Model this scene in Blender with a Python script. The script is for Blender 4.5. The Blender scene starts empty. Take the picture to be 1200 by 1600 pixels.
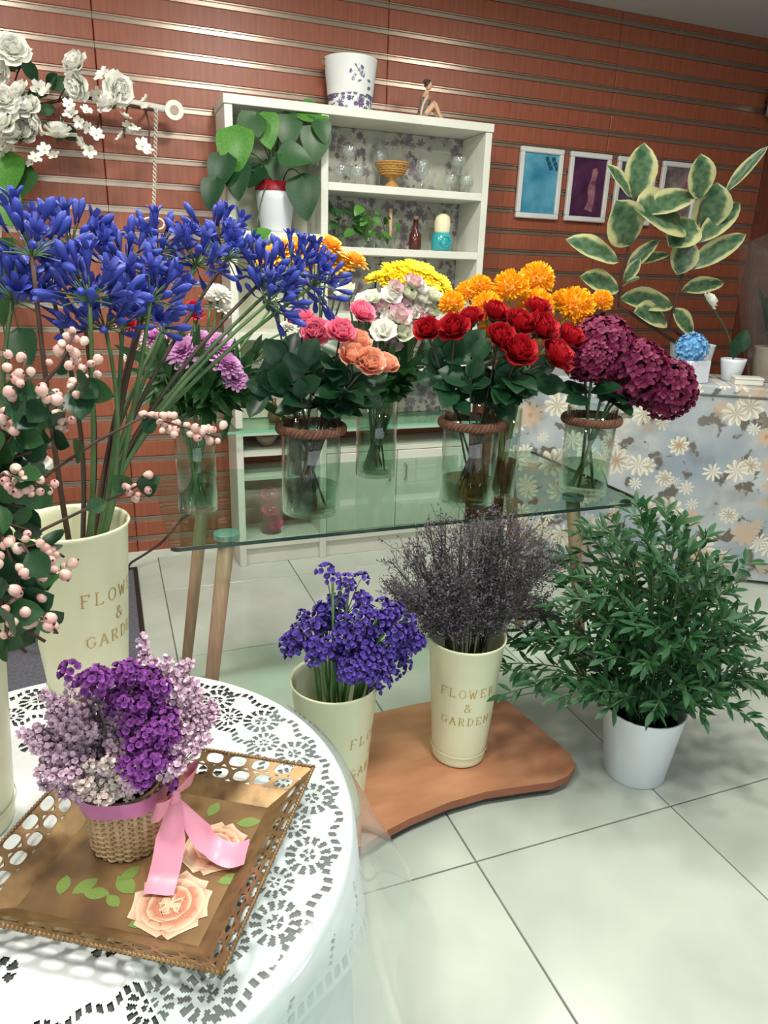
import bpy, math, random
import numpy as np
from mathutils import Vector, Matrix
random.seed(7); RNG = np.random.default_rng(7)
scn = bpy.context.scene
COL = scn.collection

# ------------------------------------------------------------------ camera
F = 1108.18; YAW, PIT, ROL, HC = 0.37073, 0.32916, 0.03401, 1.3696
_f0 = Vector((math.sin(YAW), math.cos(YAW), 0)); _r0 = Vector((math.cos(YAW), -math.sin(YAW), 0)); _u0 = Vector((0, 0, 1))
FWD = _f0*math.cos(PIT) - _u0*math.sin(PIT); _up = _u0*math.cos(PIT) + _f0*math.sin(PIT)
RGT = _r0*math.cos(ROL) + _up*math.sin(ROL); UPV = _up*math.cos(ROL) - _r0*math.sin(ROL)
CAM = Vector((0, 0, HC))
cd = bpy.data.cameras.new('camera'); cam = bpy.data.objects.new('camera', cd); COL.objects.link(cam)
cd.sensor_fit = 'VERTICAL'; cd.sensor_height = 36; cd.lens = F/1600*36; cd.clip_start = 0.02
cam.matrix_world = Matrix.Translation(CAM) @ Matrix((RGT, UPV, -FWD)).transposed().to_4x4()
scn.camera = cam

# ------------------------------------------------------------------ light
w = bpy.data.worlds.new('world'); scn.world = w; w.use_nodes = True
w.node_tree.nodes['Background'].inputs[0].default_value = (0.80, 0.90, 1.0, 1)
w.node_tree.nodes['Background'].inputs[1].default_value = 0.5
def area(name, loc, size, size_y, energy, col, rot, shape='RECTANGLE', spread=math.pi):
    l = bpy.data.lights.new(name, 'AREA'); l.shape = shape; l.size = size
    if shape == 'RECTANGLE': l.size_y = size_y
    l.energy = energy; l.color = col; l.spread = spread
    o = bpy.data.objects.new(name, l); COL.objects.link(o); o.location = loc; o.rotation_euler = rot
    return o
# daylight through the shop window behind the photographer
area('shop_window_daylight', (0.4, -2.36, 1.4), 4.2, 2.0, 42, (0.90, 1.0, 0.99), (math.radians(90), 0, 0))
vs = scn.view_settings
vs.view_transform = 'Standard'; vs.look = 'None'; vs.gamma = 1; vs.use_curve_mapping = False; vs.exposure = 0.12
LAMP_W = 24

# ------------------------------------------------------------------ helpers
def ray(px, py): return FWD + RGT*((px-600)/F) - UPV*((py-800)/F)
def onZ(px, py, z): d = ray(px, py); return CAM + d*((z-HC)/d.z)
def onY(px, py, y): d = ray(px, py); return CAM + d*(y/d.y)

class MB:
    def __init__(s): s.v = []; s.f = []; s.m = []; s.t = []
    def add(s, v, f, m=0, t=None):
        b = len(s.v); s.v += [tuple(p) for p in v]; s.f += [tuple(i+b for i in q) for q in f]
        s.m += [m]*len(f) if isinstance(m, int) else list(m)
        s.t += [0.0]*len(v) if t is None else list(t); return s
    def merge(s, o, M=None, m=None):
        v = o.v if M is None else [tuple(M @ Vector(p)) for p in o.v]
        return s.add(v, o.f, (o.m if m is None else m), o.t)
    def box(s, a, b, m=0, bev=0):
        x0, y0, z0 = a; x1, y1, z1 = b
        if bev <= 0:
            v = [(x, y, z) for z in (z0, z1) for y in (y0, y1) for x in (x0, x1)]
            return s.add(v, [(0, 2, 3, 1), (4, 5, 7, 6), (0, 1, 5, 4), (2, 6, 7, 3), (0, 4, 6, 2), (1, 3, 7, 5)], m)
        v = []; e = bev
        for z, k in ((z0, e), (z0+e, 0), (z1-e, 0), (z1, e)):
            v += [(x0+e, y0+k, z), (x1-e, y0+k, z), (x1-k, y0+e, z), (x1-k, y1-e, z), (x1-e, y1-k, z), (x0+e, y1-k, z), (x0+k, y1-e, z), (x0+k, y0+e, z)]
        f = [tuple(range(7, -1, -1)), tuple(range(24, 32))]
        for L in range(3):
            for i in range(8): j = (i+1) % 8; f.append((L*8+i, L*8+j, L*8+8+j, L*8+8+i))
        return s.add(v, f, m)
    def lathe(s, prof, n=24, m=0, c=(0, 0, 0), closed=False, cap=True, t=None):
        v = []; f = []; P = len(prof)
        for r, z in prof:
            for i in range(n): a = 2*math.pi*i/n; v.append((c[0]+r*math.cos(a), c[1]+r*math.sin(a), c[2]+z))
        for k in range(P-1):
            for i in range(n): j = (i+1) % n; f.append((k*n+i, k*n+j, k*n+n+j, k*n+n+i))
        if cap:
            if prof[0][0] > 1e-5: f.append(tuple(range(n-1, -1, -1)))
            if prof[-1][0] > 1e-5: f.append(tuple((P-1)*n+i for i in range(n)))
        tt = None if t is None else [t[k] for k in range(P) for i in range(n)]
        return s.add(v, f, m, tt)
    def tube(s, pts, r, n=6, m=0, cap=True):
        pts = [Vector(p) for p in pts]; N = len(pts)
        if not hasattr(r, '__len__'): r = [r]*N
        v = []; f = []; ref = Vector((0.31, 0.71, 0.13))
        for k, p in enumerate(pts):
            t = (pts[min(k+1, N-1)] - pts[max(k-1, 0)])
            t = t.normalized() if t.length > 1e-9 else Vector((0, 0, 1))
            a = t.cross(ref).normalized(); b = t.cross(a)
            for i in range(n): q = 2*math.pi*i/n; v.append(p + (a*math.cos(q) + b*math.sin(q))*r[k])
        for k in range(N-1):
            for i in range(n): j = (i+1) % n; f.append((k*n+i, k*n+j, k*n+n+j, k*n+n+i))
        if cap: f.append(tuple(range(n-1, -1, -1))); f.append(tuple((N-1)*n+i for i in range(n)))
        return s.add(v, f, m)
    def grid(s, fn, nu, nv, m=0, tf=None, wrap=False):
        v = []; t = []; f = []
        for j in range(nv+1):
            for i in range(nu+(0 if wrap else 1)):
                u, q = i/nu, j/nv; v.append(fn(u, q)); t.append(tf(u, q) if tf else q)
        W = nu if wrap else nu+1
        for j in range(nv):
            for i in range(nu): k = (i+1) % W if wrap else i+1; f.append((j*W+i, j*W+k, j*W+W+k, j*W+W+i))
        return s.add(v, f, m, t)
    def prism(s, poly, z0, z1, m=0, ms=None):
        n = len(poly); v = [(x, y, z0) for x, y in poly] + [(x, y, z1) for x, y in poly]
        f = [tuple(range(n-1, -1, -1)), tuple(range(n, 2*n))] + [(i, (i+1) % n, n+(i+1) % n, n+i) for i in range(n)]
        return s.add(v, f, [m, m] + [m if ms is None else ms]*n)
    def mesh(s, name, mats, smooth=True):
        me = bpy.data.meshes.new(name); me.from_pydata(s.v, [], s.f)
        for k in (mats if isinstance(mats, (list, tuple)) else [mats]): me.materials.append(k)
        me.polygons.foreach_set('material_index', s.m)
        me.polygons.foreach_set('use_smooth', [smooth]*len(s.f))
        at = me.attributes.new('t', 'FLOAT', 'POINT'); at.data.foreach_set('value', s.t)
        me.update(); return me

def tag(o, label=None, cat=None, group=None, kind=None):
    if label: o['label'] = label
    if cat: o['category'] = cat
    if group: o['group'] = group
    if kind: o['kind'] = kind
    return o
def thing(name, loc, label, cat, group=None, rz=0):
    o = bpy.data.objects.new(name, None); COL.objects.link(o); o.location = loc; o.rotation_euler = (0, 0, rz); o.empty_display_size = .05
    return tag(o, label, cat, group)
def inst(name, me, parent=None, M=None, kind=None, label=None):
    """me: mesh data; M: world matrix when the parent chain is unrotated empties, else local"""
    o = bpy.data.objects.new(name, me); COL.objects.link(o)
    if parent is not None: o.parent = parent
    if M is not None: o.matrix_basis = M
    return tag(o, label=label, kind=kind)
def obj(name, mb, mats, parent=None, M=None, smooth=False, kind=None, label=None):
    return inst(name, mb.mesh(name, mats, smooth), parent, M, kind, label)
def T(x, y=None, z=None): return Matrix.Translation(Vector((x, y, z)) if y is not None else Vector(x))
def orient(loc, d, spin=0, sc=1):
    d = Vector(d).normalized(); q = d.to_track_quat('Z', 'Y')
    return Matrix.Translation(loc) @ q.to_matrix().to_4x4() @ Matrix.Rotation(spin, 4, 'Z') @ Matrix.Scale(sc, 4)
def leafmat(base, d, up, sc=1, spin=0):
    """frame for a leaf whose local +Y runs along d and whose local +Z (face) leans to up"""
    y = Vector(d).normalized(); z = Vector(up) - y*Vector(up).dot(y)
    if z.length < 1e-4: z = y.orthogonal()
    z.normalize(); x = y.cross(z); R = Matrix((x, y, z)).transposed().to_4x4()
    return Matrix.Translation(base) @ R @ Matrix.Rotation(spin, 4, 'Y') @ Matrix.Scale(sc, 4)
def U(a, b): return random.uniform(a, b)
def rv(s=1): return Vector((U(-s, s), U(-s, s), U(-s, s)))
def quad(a, b, c, n): return [Vector(a)*(1-t)**2 + Vector(b)*2*t*(1-t) + Vector(c)*t*t for t in [i/n for i in range(n+1)]]
ORD = 'first second third fourth fifth sixth seventh eighth ninth tenth eleventh twelfth thirteenth fourteenth fifteenth sixteenth seventeenth eighteenth nineteenth twentieth twenty-first twenty-second twenty-third twenty-fourth twenty-fifth twenty-sixth twenty-seventh twenty-eighth'.split()

# ------------------------------------------------------------------ materials
def lin(c):
    c = [x/255 for x in c] if max(c) > 1 else c
    return tuple(((x+.055)/1.055)**2.4 if x > .04045 else x/12.92 for x in c) + (1,)
def nt(name):
    m = bpy.data.materials.new(name); m.use_nodes = True
    return m, m.node_tree.nodes, m.node_tree.links, m.node_tree.nodes['Principled BSDF']
def M(name, c, c2=None, tip=None, rough=.5, scale=12, spec=.4, metal=0, bump=0, stretch=None, coat=0, tpos=(0.2, .95), transl=0, tjit=0):
    """colour c mottled with c2 by object-space noise; tip: colour towards attribute t = 1"""
    m, N, L, b = nt(name)
    b.inputs['Roughness'].default_value = rough; b.inputs['Metallic'].default_value = metal
    b.inputs['Specular IOR Level'].default_value = spec; b.inputs['Coat Weight'].default_value = coat
    b.inputs['Base Color'].default_value = lin(c); src = None
    if c2 or bump:
        tc = N.new('ShaderNodeTexCoord'); no = N.new('ShaderNodeTexNoise'); no.inputs['Scale'].default_value = scale; no.inputs['Detail'].default_value = 4
        if stretch:
            mp = N.new('ShaderNodeMapping'); mp.inputs['Scale'].default_value = stretch
            L.new(tc.outputs['Object'], mp.inputs[0]); L.new(mp.outputs[0], no.inputs['Vector'])
        else: L.new(tc.outputs['Object'], no.inputs['Vector'])
        if c2:
            r = N.new('ShaderNodeValToRGB'); r.color_ramp.elements[0].position = .32; r.color_ramp.elements[1].position = .68
            r.color_ramp.elements[0].color = lin(c); r.color_ramp.elements[1].color = lin(c2)
            L.new(no.outputs['Fac'], r.inputs[0]); src = r.outputs[0]
        if bump:
            bp = N.new('ShaderNodeBump'); bp.inputs['Strength'].default_value = bump; bp.inputs['Distance'].default_value = .002
            L.new(no.outputs['Fac'], bp.inputs['Height']); L.new(bp.outputs[0], b.inputs['Normal'])
    if tip:
        at = N.new('ShaderNodeAttribute'); at.attribute_name = 't'
        mr = N.new('ShaderNodeMapRange'); mr.inputs['From Min'].default_value = tpos[0]; mr.inputs['From Max'].default_value = tpos[1]
        if tjit:
            n2 = N.new('ShaderNodeTexNoise'); n2.inputs['Scale'].default_value = scale*.8; L.new(tc.outputs['Object'], n2.inputs['Vector'])
            ma = N.new('ShaderNodeMath'); ma.operation = 'MULTIPLY_ADD'; ma.inputs[1].default_value = tjit; L.new(n2.outputs['Fac'], ma.inputs[0]); L.new(at.outputs['Fac'], ma.inputs[2]); L.new(ma.outputs[0], mr.inputs['Value'])
        else: L.new(at.outputs['Fac'], mr.inputs['Value'])
        mx = N.new('ShaderNodeMix'); mx.data_type = 'RGBA'; mx.inputs[6].default_value = lin(c); mx.inputs[7].default_value = lin(tip)
        if src: L.new(src, mx.inputs[6])
        L.new(mr.outputs[0], mx.inputs[0]); src = mx.outputs[2]
    if src: L.new(src, b.inputs['Base Color'])
    if transl:
        tr = N.new('ShaderNodeBsdfTranslucent'); ms = N.new('ShaderNodeMixShader'); ms.inputs[0].default_value = transl
        tr.inputs[0].default_value = lin(c)
        if src: L.new(src, tr.inputs[0])
        L.new(b.outputs[0], ms.inputs[1]); L.new(tr.outputs[0], ms.inputs[2]); L.new(ms.outputs[0], N['Material Output'].inputs[0])
    return m
def thin_glass(name, tint, rough=.02, body=0, bodycol=(200, 220, 215), edge=1.0, ior=1.45):
    """thin sheet of clear material: tinted transmission, fresnel reflection, optional milky body"""
    m, N, L, b = nt(name); N.remove(b)
    tr = N.new('ShaderNodeBsdfTransparent'); tr.inputs[0].default_value = lin(tint)
    gl = N.new('ShaderNodeBsdfGlossy'); gl.inputs['Roughness'].default_value = rough; gl.inputs[0].default_value = (1, 1, 1, 1)
    lw = N.new('ShaderNodeLayerWeight'); lw.inputs['Blend'].default_value = .5
    pw_ = N.new('ShaderNodeMath'); pw_.operation = 'POWER'; pw_.inputs[1].default_value = 4.5; L.new(lw.outputs['Facing'], pw_.inputs[0])
    ml = N.new('ShaderNodeMath'); ml.operation = 'MULTIPLY_ADD'; ml.inputs[1].default_value = .8*edge; ml.inputs[2].default_value = .035*edge; L.new(pw_.outputs[0], ml.inputs[0])
    a = tr.outputs[0]
    if body:
        df = N.new('ShaderNodeBsdfDiffuse'); df.inputs[0].default_value = lin(bodycol)
        m1 = N.new('ShaderNodeMixShader'); m1.inputs[0].default_value = body; L.new(a, m1.inputs[1]); L.new(df.outputs[0], m1.inputs[2]); a = m1.outputs[0]
    ms = N.new('ShaderNodeMixShader'); L.new(ml.outputs[0], ms.inputs[0]); L.new(a, ms.inputs[1]); L.new(gl.outputs[0], ms.inputs[2])
    L.new(ms.outputs[0], N['Material Output'].inputs[0]); return m
class NG:
    """tiny math-node helper"""
    def __init__(s, N, L): s.N, s.L = N, L
    def put(s, sock, v):
        if isinstance(v, (int, float)): sock.default_value = v
        elif isinstance(v, tuple): sock.default_value = v
        else: s.L.new(v, sock)
    def m(s, op, a, b=0, c=0):
        n = s.N.new('ShaderNodeMath'); n.operation = op
        for i, x in enumerate((a, b, c)): s.put(n.inputs[i], x)
        return n.outputs[0]
    def mix(s, f, a, b):
        n = s.N.new('ShaderNodeMix'); n.data_type = 'RGBA'; s.put(n.inputs[0], f); s.put(n.inputs[6], a); s.put(n.inputs[7], b); return n.outputs[2]
    def step(s, x, a, b):
        n = s.N.new('ShaderNodeMapRange'); n.interpolation_type = 'SMOOTHSTEP'; s.put(n.inputs[0], x); s.put(n.inputs[1], a); s.put(n.inputs[2], b); return n.outputs[0]
    def noise(s, vec, sc, det=3):
        n = s.N.new('ShaderNodeTexNoise'); s.L.new(vec, n.inputs['Vector']); n.inputs['Scale'].default_value = sc; n.inputs['Detail'].default_value = det; return n.outputs['Fac']
def floral(name, ground, ground2, petal, centre, leafc, scale, cover=.45, rough=.8, petals=7, gscale=2.0, accent=None, lo=None, zone=None):
    """printed flowers: one rosette per Voronoi cell in the object's XZ plane, leaves between, soft ground"""
    m, N, L, b = nt(name); g = NG(N, L); b.inputs['Roughness'].default_value = rough; b.inputs['Specular IOR Level'].default_value = .2
    tc = N.new('ShaderNodeTexCoord'); mp = N.new('ShaderNodeMapping'); mp.inputs['Scale'].default_value = (1, 0, 1); L.new(tc.outputs['Object'], mp.inputs[0]); P = mp.outputs[0]
    wn = N.new('ShaderNodeTexNoise'); wn.inputs['Scale'].default_value = scale*1.6; wn.inputs['Detail'].default_value = 3; L.new(P, wn.inputs['Vector'])
    wa = N.new('ShaderNodeVectorMath'); wa.operation = 'MULTIPLY_ADD'; wa.inputs[1].default_value = (.16/scale,)*3; L.new(wn.outputs['Color'], wa.inputs[0]); L.new(P, wa.inputs[2]); big = g.noise(P, gscale, 2); P = wa.outputs[0]
    if zone:
        sz_ = N.new('ShaderNodeSeparateXYZ'); L.new(P, sz_.inputs[0]); zn = g.step(sz_.outputs[2], zone[2]+.01, zone[2]-.02)
        for (zx, zz_, zr) in zone[:2]:
            dx = g.m('SUBTRACT', sz_.outputs[0], zx); dz = g.m('SUBTRACT', sz_.outputs[2], zz_); zn = g.m('MAXIMUM', zn, g.step(g.m('SQRT', g.m('ADD', g.m('MULTIPLY', dx, dx), g.m('MULTIPLY', dz, dz))), zr+.008, zr-.008))
        big = g.m('MULTIPLY', zn, g.m('ADD', big, .25))
    col = g.mix(g.step(g.noise(P, gscale*1.3, 4), .35, .65), lin(ground), lin(ground2))
    lv = g.step(g.noise(P, scale*1.7, 4), .55, .60)
    col = g.mix(g.m('MULTIPLY', lv, g.step(big, cover-.08, cover+.02)), col, lin(leafc))
    for k, (sc, off) in enumerate(((scale*1.5, 3.7), (scale, 0))):
        mp2 = N.new('ShaderNodeMapping'); mp2.inputs['Location'].default_value = (off, 0, off*.7); L.new(P, mp2.inputs[0])
        vo = N.new('ShaderNodeTexVoronoi'); vo.inputs['Scale'].default_value = sc; vo.inputs['Randomness'].default_value = .9; L.new(mp2.outputs[0], vo.inputs['Vector'])
        sub = N.new('ShaderNodeVectorMath'); sub.operation = 'SUBTRACT'; L.new(mp2.outputs[0], sub.inputs[0]); L.new(vo.outputs['Position'], sub.inputs[1])
        sx = N.new('ShaderNodeSeparateXYZ'); L.new(sub.outputs[0], sx.inputs[0])
        ang = g.m('ARCTAN2', sx.outputs[2], sx.outputs[0]); d = vo.outputs['Distance']
        sc_ = N.new('ShaderNodeSeparateColor'); L.new(vo.outputs['Color'], sc_.inputs[0])
        pet = g.m('MULTIPLY_ADD', g.m('ABSOLUTE', g.m('COSINE', g.m('MULTIPLY_ADD', ang, petals/2, g.m('MULTIPLY', sc_.outputs[0], 6)))), .16, .30)
        mask = g.step(g.m('SUBTRACT', pet, d), 0, .03)
        mask = g.m('MULTIPLY', mask, g.step(big, cover-.03, cover+.03))
        mask = g.m('MULTIPLY', mask, g.step(sc_.outputs[1], .08, .1))
        shade = g.m('MULTIPLY_ADD', g.m('COSINE', g.m('MULTIPLY', ang, petals*1.0)), .12, g.m('MULTIPLY', d, 1.1))
        pc = g.mix(g.step(shade, .0, .5), lin(lo or tuple(x*.75 for x in petal)), lin(petal))
        if accent: pc = g.mix(g.step(sc_.outputs[2], .7, .74), pc, lin(accent))
        pc = g.mix(g.step(d, .14, .07), pc, lin(centre))
        col = g.mix(mask, col, pc)
    blot = g.step(g.noise(P, scale*.9, 5), .50, .68) if not zone else g.m('MULTIPLY', zn, 0); col = g.mix(g.m('MULTIPLY', blot, .38), col, lin(leafc))
    L.new(col, b.inputs['Base Color']); return m

W_ = (225, 230, 220)
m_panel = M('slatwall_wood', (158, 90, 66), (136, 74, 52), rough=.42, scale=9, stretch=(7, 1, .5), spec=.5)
m_alu = M('brushed_aluminium', (168, 150, 136), rough=.27, metal=.7)
m_groove = M('groove_backing', (104, 62, 47), rough=.7)
m_tile = M('glazed_floor_tile', (198, 207, 197), (178, 187, 178), rough=.22, scale=3.2, spec=.5)
m_grout = M('grout', (120, 122, 116), (100, 102, 98), rough=.9, scale=40)
m_ceil = M('ceiling_paint', (205, 205, 203), (198, 198, 196), rough=.9, scale=5)
m_wallp = M('side_wall_paint', (190, 180, 170), (180, 170, 160), rough=.9)
m_white = M('white_lacquer', (222, 224, 214), (212, 215, 204), rough=.4, scale=6)
m_pot = M('white_plastic', (226, 232, 240), (218, 225, 234), rough=.35, scale=7)
m_cream = M('cream_enamel', (230, 232, 200), (222, 226, 192), rough=.3, scale=6, spec=.5)
m_gold = M('gold_lettering', (206, 172, 98), (190, 152, 80), rough=.35, metal=.4)
m_wood = M('leg_wood', (180, 148, 126), (160, 128, 106), rough=.45, scale=14, stretch=(8, 8, .8))
m_board = M('cherry_board', (194, 140, 106), (178, 122, 90), rough=.35, scale=5, stretch=(1, 5, 1), spec=.5)
m_board_edge = M('board_edge', (150, 94, 70), (134, 82, 60), rough=.5)
m_dark = M('dark_plastic', (38, 36, 36), rough=.5)
m_glass = thin_glass('clear_glass', (244, 250, 247), edge=1.6)
m_glass_g = thin_glass('green_table_glass', (226, 243, 233), edge=.7)
m_glass_e = M('glass_edge', (38, 62, 54), rough=.15, spec=.6)
m_glass_el = M('glass_edge_bright', (120, 196, 168), rough=.15, spec=.6)
m_water = thin_glass('vase_water', (222, 236, 222), edge=.6, ior=1.33)
m_water_o = thin_glass('murky_water', (190, 186, 120), edge=.5, ior=1.33, body=.25, bodycol=(110, 100, 50))
m_water_b = thin_glass('brown_water', (150, 110, 80), edge=.5, ior=1.33, body=.6, bodycol=(105, 70, 48))
m_film = thin_glass('clear_plastic_film', (242, 247, 247), rough=.1, body=.15, bodycol=(228, 238, 238), edge=1.2)
m_rope = M('braided_rope', (122, 84, 66), (92, 60, 46), rough=.8, scale=60)
m_stem = M('green_stem', (78, 108, 66), (60, 88, 52), rough=.5, scale=20)
m_stem_f = M('fresh_green_stem', (96, 146, 84), (76, 126, 66), rough=.45, scale=20)
m_stem_d = M('dark_stem', (52, 56, 40), (70, 50, 44), rough=.5, scale=15)
m_stem_l = M('pale_stem', (128, 136, 62), (104, 116, 50), rough=.5, scale=15)
m_stem_br = M('brown_twig', (78, 54, 46), (60, 44, 36), rough=.6, scale=20)
m_leaf = M('leaf_green', (54, 96, 52), (38, 78, 42), rough=.4, scale=25, transl=.2)
m_leaf_d = M('leaf_dark', (36, 76, 48), (26, 60, 38), rough=.38, scale=25, transl=.15)
m_rusc = M('ruscus_green', (52, 100, 62), (40, 82, 52), rough=.42, scale=25, transl=.2)
m_leaf_l = M('leaf_bright', (92, 150, 60), (70, 130, 52), rough=.35, scale=18, transl=.25)
m_leaf_v = M('leaf_variegated', (48, 86, 62), (104, 130, 96), tip=(192, 194, 142), rough=.35, scale=7, tpos=(.95, 1.2), transl=.15, tjit=.75)
m_red = M('red_petal', (122, 8, 20), (148, 12, 26), tip=(178, 20, 34), rough=.55, scale=30)
m_pink = M('hot_pink_petal', (232, 70, 120), (236, 96, 140), tip=(246, 150, 176), rough=.55, scale=30, transl=.15)
m_salm = M('salmon_petal', (240, 150, 130), (238, 130, 120), tip=(246, 190, 160), rough=.55, scale=30, transl=.15)
m_lil = M('lilac_petal', (196, 110, 186), (206, 130, 196), tip=(228, 176, 222), rough=.6, scale=30, transl=.15)
m_redc = M('crimson_petal', (190, 24, 66), (206, 36, 80), tip=(220, 60, 96), rough=.6, scale=30)
m_wht = M('white_petal', (240, 240, 230), (232, 234, 220), tip=(248, 248, 242), rough=.6, scale=30, transl=.15)
m_lis = M('lisianthus_petal', (206, 220, 170), (214, 222, 190), tip=(236, 238, 222), rough=.6, scale=20, transl=.15)
m_lisp = M('pink_edged_petal', (226, 230, 206), (220, 222, 200), tip=(214, 150, 182), rough=.6, scale=20, tpos=(.6, 1), transl=.15)
m_yel = M('yellow_petal', (236, 196, 16), (244, 208, 24), tip=(250, 222, 40), rough=.6, scale=30, transl=.1)
m_ora = M('golden_petal', (246, 160, 8), (250, 176, 16), tip=(254, 190, 30), rough=.6, scale=30, transl=.1)
m_apr = M('apricot_petal', (244, 170, 50), (248, 186, 70), tip=(250, 200, 90), rough=.6, scale=30, transl=.1)
m_bur = M('burgundy_petal', (78, 8, 40), (100, 14, 58), tip=(122, 24, 72), rough=.6, scale=30)
m_burc = M('burgundy_core', (56, 8, 34), rough=.8)
m_cenb = M('flower_centre_brown', (120, 70, 10), (90, 50, 10), rough=.8)
m_ceng = M('flower_centre_green', (140, 150, 50), rough=.8)
m_ag = M('agapanthus_blue', (30, 36, 108), (40, 50, 138), tip=(62, 80, 182), rough=.5, scale=40, transl=.15)
m_berry = M('snowberry_pink', (220, 192, 180), (226, 208, 184), tip=(212, 160, 156), rough=.3, scale=60, tpos=(.3, .9))
m_stat = M('statice_violet', (50, 36, 108), (68, 50, 138), tip=(84, 64, 158), rough=.7, scale=60)
m_lim = M('limonium_grey_violet', (84, 76, 92), (108, 100, 110), rough=.8, scale=60)
m_limstem = M('limonium_twig', (78, 82, 64), (66, 66, 56), rough=.7, scale=30)
m_dlil = M('dried_lilac', (204, 172, 196), (184, 150, 178), tip=(222, 196, 212), rough=.8, scale=60)
m_dpur = M('dried_purple', (104, 46, 122), (82, 40, 112), tip=(136, 66, 150), rough=.8, scale=40)
m_dwht = M('dried_white', (226, 214, 208), (206, 190, 186), rough=.8, scale=60)
m_wick = M('wicker', (206, 178, 142), (180, 150, 116), rough=.7, scale=50)
m_ribbon = M('pink_satin', (240, 166, 190), (232, 152, 178), rough=.35, scale=8, spec=.5)
m_ribbon2 = M('mauve_satin', (206, 130, 180), (190, 112, 166), rough=.35, scale=8, spec=.5)
m_brass = M('antique_gold', (164, 136, 96), (122, 98, 70), rough=.4, metal=.6, scale=30)
m_cloth = M('white_linen', (232, 238, 240), (224, 231, 234), rough=.85, scale=30)
m_tabletop = M('dark_table_top', (84, 92, 86), (66, 74, 70), rough=.6, scale=10)
m_floral = floral('floral_counter_print', (146, 158, 170), (190, 196, 196), (226, 224, 210), (190, 142, 104), (108, 104, 96), 6.4, cover=.36, accent=(196, 176, 156), lo=(160, 148, 130), gscale=1.9, petals=9)
m_paper = floral('shelf_back_paper', (180, 182, 168), (160, 160, 150), (138, 126, 136), (116, 104, 116), (112, 104, 108), 15, cover=.46, gscale=4)
m_lav = floral('lavender_bucket_print', (232, 236, 236), (226, 230, 230), (118, 106, 150), (150, 130, 90), (96, 112, 108), 26, cover=.5, gscale=9, zone=((.0, .138, .036), (.055, .10, .02), .075))
m_teal = M('teal_glass', (60, 170, 176), (40, 150, 160), rough=.15, spec=.7)
m_wax = M('cream_wax', (232, 226, 190), (224, 216, 178), rough=.5)
m_pale = M('pale_cord', (222, 214, 200), (206, 196, 182), rough=.5, scale=80)
m_crystal = thin_glass('crystal', (232, 238, 238), rough=.05, body=.16, bodycol=(226, 230, 228), edge=2.2)
m_sleeve = thin_glass('cellophane', (240, 244, 244), rough=.06, body=.03, bodycol=(225, 235, 235), edge=.9)
m_tan = M('tan_wicker', (196, 150, 84), (168, 122, 62), rough=.6, scale=80)
m_skin = M('figurine_porcelain', (216, 180, 152), (206, 166, 138), rough=.35)
m_hair = M('figurine_hair', (70, 52, 44), rough=.5)
m_suit = M('figurine_suit', (150, 150, 140), (40, 44, 46), rough=.5, scale=160)
m_frame = M('white_frame', (224, 226, 224), (214, 216, 214), rough=.4)
m_art1 = M('sky_blue_print', (30, 120, 160), (110, 180, 200), rough=.25, scale=7, spec=.6)
m_art2 = M('dark_purple_print', (52, 26, 58), (88, 50, 84), rough=.25, scale=9, spec=.6)
m_art3 = M('grey_violet_print', (96, 88, 112), (60, 54, 74), rough=.25, scale=9, spec=.6)
m_art4 = M('pale_print', (168, 160, 158), (60, 48, 54), rough=.25, scale=8, spec=.6)
m_taupe = M('taupe_ceramic', (168, 150, 136), (156, 138, 124), rough=.45, scale=8)
m_box = M('taupe_card_box', (136, 126, 122), (122, 112, 110), rough=.7, scale=9)
m_bluef = M('blue_petal', (84, 150, 206), (104, 168, 220), tip=(130, 186, 230), rough=.6, scale=40)
m_mat = M('grey_carpet', (104, 106, 116), (84, 86, 96), rough=.95, scale=80, bump=.6)
m_soil = M('soil', (52, 42, 34), rough=.95)
m_redrim = M('red_rim', (150, 24, 38), rough=.4)
m_mag = M('magenta_petal', (226, 20, 130), (236, 50, 150), rough=.5, scale=30)
m_pinkglass = thin_glass('pink_glass', (240, 208, 226), body=.04, bodycol=(200, 130, 170))
m_disc = M('frosted_glass_disc', (150, 186, 188), (130, 168, 172), rough=.12, spec=.8)
m_grey = M('grey_metal', (150, 152, 158), rough=.4, metal=.6)
m_emit, _N, _L, _b = nt('lamp_diffuser'); _b.inputs['Emission Color'].default_value = (1, .96, .88, 1); _b.inputs['Emission Strength'].default_value = 6

# ------------------------------------------------------------------ room shell
YW = 3.407; XR = 3.56; XL = -2.2; YF = -2.4; ZC = 2.6; SP = 0.0982; Z0 = 2.2614
# back wall: slatwall, one board between each pair of aluminium rails
wb = MB(); wb.box((XL, YW+.012, 0), (XR, YW+.1, ZC))
wall_back = tag(obj('wall_back', wb, m_groove), kind='structure')
seams = [XL, -1.173, .047, 1.267, 2.487, XR]
rails = [Z0 + SP*k for k in range(3, -24, -1) if Z0+SP*k > .03]
meshes = {}
def boxmesh(name, dx, dy, dz, mat, bev=0, off=(0, 0, 0)):
    key = (name, round(dx, 4), round(dy, 4), round(dz, 4), mat.name)
    if key not in meshes:
        b = MB(); b.box((-dx/2+off[0], -dy/2+off[1], -dz/2+off[2]), (dx/2+off[0], dy/2+off[1], dz/2+off[2]), 0, bev); meshes[key] = b.mesh(name, mat, False)
    return meshes[key]
edges = [ZC+.0125] + rails + [-.0125]
for zt, zb in zip(edges[:-1], edges[1:]):
    for xa, xb in zip(seams[:-1], seams[1:]):
        inst('board', boxmesh('board', xb-xa-.003, .018, zt-zb-.025, m_panel, .003), wall_back, T((xa+xb)/2, YW+.004, (zt+zb)/2))
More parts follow.
